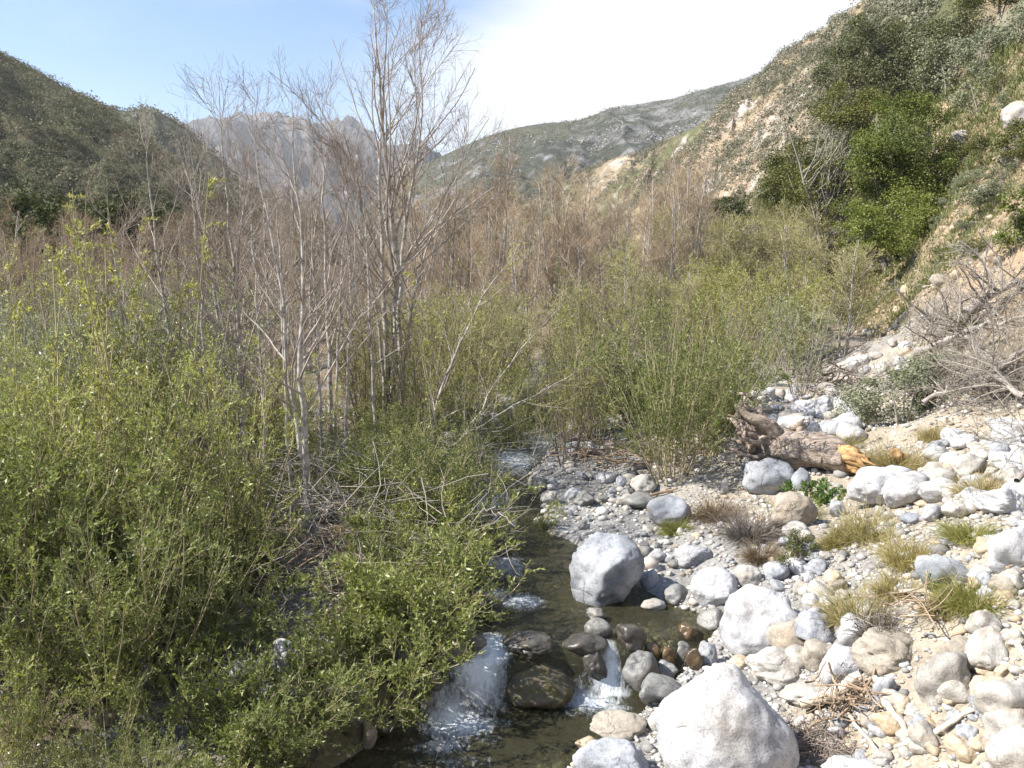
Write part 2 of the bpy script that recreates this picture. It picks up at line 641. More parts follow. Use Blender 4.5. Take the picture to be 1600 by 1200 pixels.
fn = m.math('ADD', m.math('MULTIPLY', m.noise(mp.outputs[0], 9, 5, .7, .8), 1.5), m.math('MULTIPLY', m.noise(mp.outputs[0], 38, 3, .7), .7))
fm = m.ramp(m.math('SUBTRACT', m.math('MULTIPLY', fa, 1.5), m.math('SUBTRACT', fn, .62)), [(.0, 0.0), (.3, .28), (1.0, .97)])
mx2 = m.n('ShaderNodeMixShader')
m.l(fm, mx2.inputs[0])
m.l(mx1.outputs[0], mx2.inputs[1])
m.l(fo.outputs[0], mx2.inputs[2])
m.l(mx2.outputs[0], m.out.inputs['Surface'])
M['water'] = m.m

# ------------------------------------------------------------------ world, sun
SUN = unit(np.array([-0.72, -0.15, 0.72]))
EL = math.asin(SUN[2])
AZ = math.atan2(SUN[0], SUN[1])
w = bpy.data.worlds.new('World')
SC.world = w
w.use_nodes = True
nt = w.node_tree
nt.nodes.clear()
W = NT.__new__(NT)
W.t = nt
W.out = nt.nodes.new('ShaderNodeOutputWorld')
sky = W.n('ShaderNodeTexSky', sky_type='NISHITA')
sky.sun_disc = False
sky.sun_elevation = EL
sky.sun_rotation = AZ
sky.altitude = 600
sky.dust_density = 1.6
sky.air_density = 1.0
bg = W.n('ShaderNodeBackground')
bg.inputs['Strength'].default_value = .082
tc = W.n('ShaderNodeTexCoord').outputs['Generated']
sx = W.n('ShaderNodeSeparateXYZ')
W.l(tc, sx.inputs[0])
mpw = W.n('ShaderNodeMapping')
mpw.inputs['Scale'].default_value = (1.5, 1.5, 4)
W.l(tc, mpw.inputs['Vector'])
cn = W.noise(mpw.outputs[0], 2.2, 6, .6, .4)
# thick cloud bank filling the right of the valley's sky, its upper edge rising to the right
e = W.math('SUBTRACT', W.math('ADD', W.math('MULTIPLY', sx.outputs[0], .42), .325), sx.outputs[2])
e = W.math('ADD', e, W.math('MULTIPLY', W.math('SUBTRACT', cn, .5), .16))
e1 = W.ramp(W.math('ADD', W.math('MULTIPLY', e, 5.0), .3), [(.28, 0.0), (.66, 1.0)])
e2 = W.ramp(W.math('ADD', W.math('MULTIPLY', sx.outputs[0], 2.2), .62), [(.12, .0), (.62, 1.0)])
thin = W.ramp(cn, [(.52, .0), (.80, .26)])
low = W.ramp(sx.outputs[2], [(.06, .25), (.22, 0.0)])
mask = W.math('MULTIPLY', e1, e2)
mask = W.math('MAXIMUM', mask, W.math('MAXIMUM', thin, low))
skyc = W.mix(1.0, sky.outputs[0], (.86, 1.03, 1.20), 'MULTIPLY')
cc = W.mix(mask, skyc, (6.1, 6.25, 6.45))
W.l(cc, bg.inputs['Color'])
W.l(bg.outputs[0], W.out.inputs['Surface'])

sl = bpy.data.lights.new('sun', 'SUN')
sl.energy = 4.9
sl.angle = math.radians(.5)
sl.color = (1.0, .95, .87)
so = bpy.data.objects.new('sun', sl)
COL.objects.link(so)
so.rotation_euler = Vector(tuple(-SUN)).to_track_quat('-Z', 'Y').to_euler()
so.location = (-20, 5, 30)
SC.view_settings.view_transform = 'Standard'
SC.view_settings.look = 'None'
SC.view_settings.gamma = 1
SC.view_settings.exposure = 1.18
SC.cycles.max_bounces = 6
SC.cycles.diffuse_bounces = 3
SC.cycles.glossy_bounces = 2
SC.cycles.transparent_max_bounces = 8
SC.cycles.volume_bounces = 0
SC.cycles.caustics_reflective = False
SC.cycles.caustics_refractive = False

# ------------------------------------------------------------------ ground sheet
def axis(lo, hi, d, outlo, outhi, g=1.12):
    a = list(np.arange(lo, hi, d))
    s, v = d, hi
    while v < outhi:
        a.append(v)
        s *= g
        v += s
    a.append(outhi)
    s, v = d, lo
    pre = []
    while v > outlo:
        s *= g
        v -= s
        pre.append(max(v, outlo))
    return np.array(pre[::-1] + a)


gx = axis(-7, 10, .055, -2500, 2500, 1.07)
gy = axis(5, 17, .05, -300, 4500, 1.035)
GX, GY = np.meshgrid(gx, gy)
GZ = H(GX, GY)
far = sstep(60, 120, np.hypot(GX, GY))
V = np.stack([GX, GY, GZ], -1).reshape(-1, 3)
nx, ny = len(gx), len(gy)
ii = np.arange(nx * ny).reshape(ny, nx)
quads = np.stack([ii[:-1, :-1], ii[:-1, 1:], ii[1:, 1:], ii[1:, :-1]], -1).reshape(-1, 4)


def lerp(a, b, t):
    return a + (b - a) * t[..., None]


x, y, z = V[:, 0], V[:, 1], V[:, 2]
sand = np.array([.37, .32, .25])
gravel = np.array([.29, .28, .265])
litter = np.array([.17, .13, .09])
orange = np.array([.34, .25, .165])
green = np.array([.17, .155, .09])
bedc = np.array([.17, .145, .09])
off = x - xs(y)
n_a = fbm(p3(x, y, .35, 3), 4, 21)
n_b = fbm(p3(x, y, 1.3, 5), 4, 31)
col = np.tile(gravel, (len(x), 1))
col = lerp(col, sand, sstep(2.2, 3.6, off + .5 * n_b) * sstep(26, 20, y))
col = lerp(col, litter, sstep(-.9, -1.6, off + .5 * n_b) * (.55 + .45 * sstep(-.3, .3, n_b)))
slope = x - np.interp(y, XR_Y, XR_X)
col = lerp(col, orange, sstep(-1.0, 1.0, slope + n_a) * sstep(6, 12, y))
col = lerp(col, green, sstep(.3, 2.0, slope + n_a) * sstep(-.25, .25, n_b + .25 * n_a) * .9)
col = lerp(col, litter, sstep(22, 34, y) * sstep(.5, -1.0, slope))
hw_ = np.interp(y, HW_Y, HW_X)
col = lerp(col, bedc, sstep(hw_ + .32, hw_ + .02, np.abs(off)))
go = obj('ground', mesh_np('ground', V, [quads], M['ground'], True, vcol=col))
tag(go, None, None, kind='structure')

# ------------------------------------------------------------------ stream water
wy = np.arange(2.0, 26, .035)
wt = np.linspace(-1, 1, 90)
WT, WY = np.meshgrid(wt, wy)
WX = xs(WY) + WT * (np.interp(WY, HW_Y, HW_X) + .25)
WZ = zw(WX, WY)


def blob(cx, cy, rx, ry, rot=0.0):
    c_, s_ = math.cos(rot), math.sin(rot)
    dx, dy = WX - cx, WY - cy
    u, v = (dx * c_ + dy * s_) / rx, (-dx * s_ + dy * c_) / ry
    return np.exp(-(u * u + v * v))


def wp(px, py, z=0.0):
    r = ray(px, py)
    t = (z - CZ) / r[2]
    return r[0] * t, r[1] * t


foam = np.zeros_like(WX)
for (px, py, z, rx, ry, a) in [
    (765, 1050, .2, .19, .34, 1.4), (745, 1100, 0, .26, .24, 1.25), (715, 1135, 0, .34, .24, 1.0), (690, 1165, 0, .30, .20, .6), (770, 1130, 0, .28, .18, .45), (720, 1150, 0, .55, .40, .42), (930, 1110, 0, .42, .22, .45), (765, 1035, .35, .22, .2, .8), (700, 1190, 0, .5, .3, .35),
    (960, 1022, .38, .06, .16, .9), (957, 1050, .2, .09, .2, 1.1), (950, 1085, 0, .20, .13, 1.1), (925, 1100, 0, .30, .15, .9), (960, 1110, 0, .25, .10, .6),
    (815, 932, .5, .30, .22, .75), (770, 915, .55, .3, .2, .6), (850, 945, .45, .2, .08, .35), (790, 880, .57, .35, .5, .6), (760, 790, .6, .5, 1.2, .75), (800, 720, .62, .6, 1.5, .7), (850, 690, .65, .6, 2, .6)]:
    cx, cy = wp(px, py, z)
    foam = np.maximum(foam, a * blob(cx, cy, rx, ry))
pw = p3(WX, WY, 1.0)
WZ = WZ + foam * (.028 * fbm(pw * np.array([6, 4, 1]), 3, 77) + .018 * fbm(pw * np.array([20, 9, 1]), 2, 78) + .02) + .012 * fbm(pw * 3.5, 3, 79)
ii = np.arange(WX.size).reshape(WX.shape)
quads = np.stack([ii[:-1, :-1], ii[:-1, 1:], ii[1:, 1:], ii[1:, :-1]], -1).reshape(-1, 4)
wo = obj('water', mesh_np('water', np.stack([WX, WY, WZ], -1).reshape(-1, 3), [quads], M['water'], True, vattr={'foam': foam.ravel()}))
tag(wo, None, None, kind='structure')

# ------------------------------------------------------------------ hills
def resample(rows, xs_):
    r = np.array(rows, float)
    return np.stack([np.interp(xs_, r[:, 0], r[:, k]) for k in range(1, r.shape[1])], -1)


def hill(name, sky_, foot, n, rows, amp, freq, seed, colf, rough=.0, curve=0.0, gully=1.0):
    s = np.array(sky_, float)
    pxs = np.linspace(s[0, 0], s[-1, 0], n)
    a = resample(sky_, pxs)
    b = resample(foot, pxs)
    A = np.array([at(px, py, d) for px, (py, d) in zip(pxs, a)])
    B = np.array([at(px, py, d) for px, (py, d) in zip(pxs, b)])
    B[:, 2] -= .03 * b[:, 1]
    v = np.linspace(0, 1, rows)
    P = B[None] + (A - B)[None] * v[:, None, None]
    P[:, :, 2] += curve * ((A - B)[None, :, 2]) * (4 * v * (1 - v))[:, None]
    fade = np.sin(np.clip(v, 0, 1) * PI)[:, None] ** .7
    q = P * freq
    run = np.linalg.norm(np.gradient(A, axis=0), axis=1)
    cs = np.cumsum(run)
    g = np.stack([np.broadcast_to(cs[None] * freq * 1.6, P.shape[:2]), np.broadcast_to(v[:, None] * 1.3, P.shape[:2]), np.zeros(P.shape[:2])], -1)
    dsp = amp * (fbm(q, 5, seed) * .6 + gully * fbm(g + .25 * fbm(q, 2, seed + 5)[..., None], 4, seed + 3, ridge=True) * .6)
    nrm = np.array([0, -.75, .65])
    P = P + nrm * (dsp * fade * np.clip(P[..., 1] / (220 if name == 'right_hill' else 1), .15, 1))[..., None]
    P[:, :, 2] += amp * rough * fbm(q * 9, 3, seed + 9)
    # the far side of the ridge
    back = []
    for k in (1, 2, 3):
        Bk = P[-1] + np.array([0, 1, 0]) * (.10 * k * a[:, 1])[:, None]
        Bk[:, 2] -= (.05 * k) * a[:, 1]
        back.append(Bk)
    P = np.concatenate([P, np.array(back)])
    R_ = len(P)
    ii = np.arange(R_ * n).reshape(R_, n)
    quads = np.stack([ii[:-1, :-1], ii[:-1, 1:], ii[1:, 1:], ii[1:, :-1]], -1).reshape(-1, 4)
    vv = np.concatenate([v, [1, 1, 1]])[:, None] * np.ones((1, n))
    V = P.reshape(-1, 3)
    o = obj(name, mesh_np(name, V, [quads], M['hill'], True, vcol=colf(V, vv.ravel(), np.tile(pxs, R_))))
    tag(o, None, None, kind='structure')
    return P[:rows], pxs, v


def mixcol(*layers):
    c = np.tile(np.array(layers[0], float), (len(layers[1][1]), 1))
    for cc_, t in layers[1:]:
        c = lerp(c, np.array(cc_, float), np.clip(t, 0, 1))
    return c


def col_left(V, v, px):
    n1, n2 = fbm(V * .012, 4, 61), fbm(V * .06, 4, 62)
    return mixcol((.045, .05, .028), ((.075, .08, .038), sstep(-.2, .5, n1)), ((.12, .09, .062), sstep(.1, .6, n2) * .7), ((.11, .12, .05), sstep(.35, .05, v) * .6))


def col_left2(V, v, px):
    n1, n2 = fbm(V * .008, 4, 63), fbm(V * .04, 4, 64)
    return mixcol((.075, .08, .05), ((.14, .13, .09), sstep(.0, .5, n1)), ((.28, .26, .22), sstep(.45, .7, n2) * .8))


def col_mid(V, v, px):
    n1, n2, n3 = fbm(V * .009, 4, 65), fbm(V * .07, 4, 66), fbm(V * .02, 5, 67)
    rockz = sstep(840, 960, px) * sstep(.3, .65, v)
    return mixcol((.05, .053, .038), ((.075, .076, .052), sstep(-.2, .4, n1)), ((.15, .145, .14), sstep(.25 - .6 * rockz, .75 - .45 * rockz, n2 + .3 * n3)),
                  ((.20, .195, .19), sstep(.75 - .25 * rockz, .95, n2 + .4 * n3)))


def col_far(V, v, px):
    n1, n2 = fbm(V * .0025, 5, 68), fbm(V * .012, 4, 69)
    return mixcol((.04, .035, .038), ((.085, .075, .075), sstep(-.1, .5, n1)), ((.065, .07, .06), sstep(.1, .5, n2) * .7), ((.17, .155, .155), sstep(.5, .8, n2 + .2 * n1)))


def col_right(V, v, px):
    n1, n2, n3 = fbm(V * .02, 5, 70), fbm(V * .09, 4, 71), fbm(V * .045, 4, 72)
    band = sstep(900, 1000, px) * sstep(1330, 1240, px)
    c = mixcol((.24, .19, .12), ((.12, .125, .06), sstep(-.3, .35, n1 + .3 * n2)), ((.36, .28, .20), sstep(-.05, .4, n3 + .35 * n2) * band * .9),
               ((.36, .33, .29), sstep(.35, .6, n2 + .3 * n3) * (.3 + .6 * band)))
    return c


hill('distant_mountain', [(100, 250, 3000), (200, 215, 3000), (280, 198, 2900), (330, 190, 2900), (385, 187, 2900), (432, 180, 2900), (455, 186, 2900), (490, 196, 2800), (530, 186, 2800), (560, 189, 2800), (600, 226, 2700), (650, 240, 2600), (720, 262, 2600), (900, 300, 2600)],
     [(100, 420, 1500), (900, 420, 1500)], 300, 90, 120, .0034, 101, col_far, .14)
PM = hill('middle_mountain', [(560, 330, 1000), (640, 268, 950), (690, 243, 930), (740, 222, 930), (765, 212, 920), (800, 201, 920), (850, 192, 920), (895, 191, 930), (925, 181, 940), (950, 170, 940), (985, 165, 950), (1020, 159, 950), (1050, 154, 950), (1095, 142, 950), (1150, 127, 950), (1200, 108, 950), (1300, 60, 950), (1500, 0, 950)],
     [(560, 420, 450), (1500, 420, 450)], 340, 110, 17, .008, 102, col_mid, .03)
PL2 = hill('left_far_hill', [(-400, 60, 520), (0, 120, 520), (100, 143, 500), (130, 149, 500), (160, 163, 500), (200, 174, 500), (250, 178, 480), (275, 190, 480), (300, 208, 470), (330, 238, 460), (370, 275, 440), (430, 320, 420), (520, 365, 400)],
     [(-400, 420, 330), (520, 420, 330)], 240, 80, 20, .012, 103, col_left2, .03)
PL = hill('left_hill', [(-900, -260, 250), (-500, -110, 260), (-200, 5, 260), (0, 83, 260), (30, 97, 258), (60, 113, 255), (110, 142, 250), (150, 165, 245), (200, 195, 240), (250, 232, 230), (300, 270, 222), (350, 310, 215), (420, 350, 205), (480, 385, 200)],
     [(-900, 400, 85), (-300, 425, 95), (0, 420, 110), (250, 425, 130), (480, 425, 150)], 420, 160, 10, .022, 104, col_left, .03)
PR = hill('right_hill', [(760, 345, 520), (820, 318, 480), (860, 302, 440), (880, 288, 430), (905, 272, 420), (935, 256, 400), (960, 247, 390), (985, 240, 380), (1010, 238, 370), (1035, 222, 350), (1060, 211, 330), (1085, 200, 310), (1110, 184, 300), (1130, 166, 290), (1150, 148, 280), (1180, 130, 270), (1205, 112, 260), (1225, 88, 250), (1245, 72, 240), (1262, 58, 235), (1285, 44, 225), (1310, 24, 215), (1335, 10, 205), (1360, -10, 198), (1420, -65, 180), (1500, -130, 165), (1700, -260, 150), (2100, -480, 140)],
     [(760, 420, 400), (860, 400, 330), (1000, 385, 220), (1100, 405, 140), (1200, 410, 88), (1300, 330, 66), (1400, 190, 60), (1500, 110, 53), (1600, 30, 47), (1800, -60, 43), (2100, -120, 40)], 520, 200, 9, .02, 105, col_right, .035)


def scrub(name, PP, cnt, size, leafn, lsize, mat, seed, label, vmin=0.0, dens=None, vis=(-60, 1660)):
    """low chaparral bushes growing all over a slope, far too many to count"""
    rng = np.random.default_rng(seed)
    P, pxs, v = PP
    R_, n = P.shape[:2]
    c0, c1 = np.searchsorted(pxs, vis[0]), min(np.searchsorted(pxs, vis[1]), n - 2)
    k = cnt * 4
    # sample with area weights
    e1 = np.linalg.norm(P[1:, :-1] - P[:-1, :-1], axis=-1) * np.linalg.norm(P[:-1, 1:] - P[:-1, :-1], axis=-1)
    e1[:, :max(c0, 0)] = 0
    e1[:, c1:] = 0
    e1[:int(vmin * R_)] = 0
    e1 = e1 / np.maximum(P[:-1, :-1, 1], 1) ** .9
    if dens is not None:
        e1 = e1 * dens(P[:-1, :-1], pxs[:-1][None, :], v[:-1][:, None])
    pr = (e1 / e1.sum()).ravel()
    pick = rng.choice(len(pr), cnt, p=pr)
    i, j = np.unravel_index(pick, e1.shape)
    a, b = rng.random((2, cnt, 1))
    C0 = P[i, j] * (1 - a) * (1 - b) + P[i, j + 1] * (1 - a) * b + P[i + 1, j] * a * (1 - b) + P[i + 1, j + 1] * a * b
    sz = size * np.exp(rng.normal(-.05, .40, cnt))
    sz = sz * np.clip((C0[:, 1] / 150) ** .5, .55, 1.6)
    d = unit(rng.normal(size=(cnt, leafn, 3)))
    d[..., 2] = np.abs(d[..., 2]) * .95 - .05
    rr = rng.uniform(.55, 1.05, (cnt, leafn, 1)) * (1 + .25 * vnoise(d * 2 + C0[:, None] * .37, 3))[..., None]
    pos = C0[:, None] + d * rr * sz[:, None, None] * np.array([1, 1, .75])
    nn = unit(d + .7 * rng.normal(size=d.shape))
    s = rand_perp(rng, nn)
    t = np.cross(nn, s)
    ls = (lsize * rng.uniform(.6, 1.3, (cnt, leafn, 1))) * (size * (sz / size) ** .75)[:, None, None]
    V = np.stack([pos + s * ls, pos + t * ls * .7, pos - s * ls, pos - t * ls * .7], 2).reshape(-1, 3)
    tint = np.clip(np.repeat(.42 + .27 * rng.normal(size=cnt), leafn) + .1 * rng.normal(size=cnt * leafn), 0, 1)
    o = obj(name, mesh_np(name, V, [np.arange(len(V)).reshape(-1, 4)], mat, fattr=tint))
    tag(o, label, 'chaparral', kind='stuff')
    return o


def dens_right(P, px, v):
    n1 = fbm(P * .03, 3, 91)
    band = sstep(900, 1000, px) * sstep(1330, 1240, px)
    return np.clip(.5 + 1.3 * n1, .05, 1.8) * (1 - .45 * band)


scrub('chaparral', PR, 8500, 1.1, 100, .105, M['scrub'], 301, 'grey green chaparral bushes scattered over the steep sandy right hillside', 0, dens_right)
scrub('chaparral', PL, 17000, 1.0, 60, .105, M['scrub_dark'], 302, 'dark green chaparral bushes covering the shaded left hillside', 0, None, (-350, 500))
scrub('chaparral', PL2, 2600, 1.5, 24, .2, M['scrub'], 303, 'low brush on the small hill behind the left hillside', 0, None, (50, 520))


def dens_mid(P, px, v):
    return np.clip(.6 + fbm(P * .01, 3, 92), .1, 1.6)


def dens_rock(P, px, v):
    return (np.clip(fbm(P * .014, 4, 93) - .05, 0, 1) ** 1.5) * (.25 + 1.6 * sstep(840, 960, px) * sstep(.3, .7, v))


def dens_face(P, px, v):
    return np.clip(fbm(P * .03, 4, 94) + .1, 0, 1) * (.1 + sstep(930, 1020, px) * sstep(1330, 1240, px))


scrub('chaparral', PM, 20000, 1.25, 9, .22, M['scrub_dark'], 304, 'brush dotted over the hazy middle mountain', 0, dens_mid, (600, 1340))
m = NT('outcrop_rock')
m.bsdf(m.ramp(m.attr('tint').outputs['Fac'], [(0, (.28, .265, .25)), (1, (.42, .40, .375))]), .9, .15)
M['outcrop'] = m.m
scrub('granite_outcrops', PM, 5000, .9, 6, .40, M['outcrop'], 305, 'pale granite outcrops scattered over the upper middle mountain', 0, dens_rock, (600, 1340))['category'] = 'outcrops'
m = NT('slope_rock')
m.bsdf(m.ramp(m.attr('tint').outputs['Fac'], [(0, (.28, .21, .15)), (.6, (.38, .295, .21)), (1, (.46, .41, .35))]), .9, .15)
M['outcrop2'] = m.m
scrub('hillside_rubble', PR, 7000, .42, 10, .36, M['outcrop2'], 306, 'tan rubble and outcrops on the bare face of the right hillside', 0, dens_face)['category'] = 'rubble'
# ------------------------------------------------------------------ rocks
def ico(sub):
    import bmesh
    bm = bmesh.new()
    bmesh.ops.create_icosphere(bm, subdivisions=sub, radius=1)
    bm.verts.ensure_lookup_table()
    V = np.array([v.co[:] for v in bm.verts])
    Fc = np.array([[v.index for v in f.verts] for f in bm.faces])
    bm.free()
    return V, Fc


ICO = {k: ico(k) for k in (1, 2, 3, 4, 5)}


def rock_verts(seed, sub=4, round_=.5, cuts=9, lump=.16):
    rng = np.random.default_rng(seed)
    V, Fc = ICO[sub]
    u = V.copy()
    r = np.ones(len(u))
    # worn planar faces
    N = unit(rng.normal(size=(cuts, 3)))
    for nrm in N:
        h = rng.uniform(.62, .93)
        d = u @ nrm
        lim = np.where(d > 1e-3, h / np.maximum(d, 1e-3), 9)
        k = 7 + 14 * (1 - round_)
        r = -np.log(np.exp(-k * r) + np.exp(-k * np.minimum(lim, 3))) / k
    r = r * (1 + lump * fbm(u * 1.3 + seed * 3.1, 3, seed) + .045 * fbm(u * 4 + seed, 3, seed + 1) + .016 * fbm(u * 11, 3, seed + 2))
    P = u * r[:, None]
    lo, hi = P.min(0), P.max(0)
    P = (P - (lo + hi) / 2) / ((hi - lo) / 2)
    return P, Fc


def boulder(box, mat, label, seed, rnd=.5, depth=.85, tilt=0.0, cat='boulder', name='boulder', group=None, cuts=9, sub=None, zoff=0.0, lump=.16, dist=None, taper=0.0):
    l, r, t, b = box
    P0 = hit((l + r) / 2, min(b, 1215), True) if dist is None else np.array(at((l + r) / 2, b, dist))
    if b > 1215:
        P0 = hit((l + r) / 2, 1215, True)
        P0 = P0 - np.array([0, (b - 1215) / F * 7.5, 0])
        P0[2] = max(float(H(P0[0], P0[1])), float(zw(P0[0], P0[1])))
    dd = P0[1] * CP + (CZ - P0[2]) * SP
    w_ = (r - l) / F * dd
    h_ = (b - t) / F * dd
    th = math.atan2(CZ - P0[2], P0[1])
    bd = w_ * depth * .5
    k = (h_ / 2) ** 2 - (bd * math.sin(th)) ** 2
    if k < (.28 * h_) ** 2:
        bd = .8 * h_ / 2 / max(math.sin(th), .2)
        k = (h_ / 2) ** 2 * .45
    c_ = math.sqrt(k) / math.cos(th)
    dc = dd + bd * .8
    rr = ray((l + r) / 2, (t + b) / 2)
    fwd = np.array([0, CP, -SP])
    C0 = np.array([0, 0, CZ]) + rr * (dc / (rr @ fwd))
    sc = dc / dd
    if sub is None:
        sub = 5 if w_ > .45 and dd < 11 else 4
    V, Fc = rock_verts(seed, sub, rnd, cuts, lump)
    if taper:
        V[:, 0] = V[:, 0] * (1 - np.where(V[:, 0] < 0, taper, .22 * taper) * np.clip(V[:, 2] + .3, 0, 1.3))
        V[:, 1] = V[:, 1] * (1 - taper * .5 * np.clip(V[:, 2] + .2, 0, 1.2))
    V = V * np.array([w_ / 2 * sc, bd, c_ * sc])
    if tilt:
        a = math.radians(tilt)
        V = np.stack([V[:, 0] * math.cos(a) + V[:, 2] * math.sin(a), V[:, 1], -V[:, 0] * math.sin(a) + V[:, 2] * math.cos(a)], -1)
    me = mesh_np(name, V, [Fc], M[mat] if isinstance(mat, str) else mat, True)
    o = obj(name, me, None, tuple(C0 + np.array([0, 0, zoff])))
    tag(o, label, cat, group)
    return o


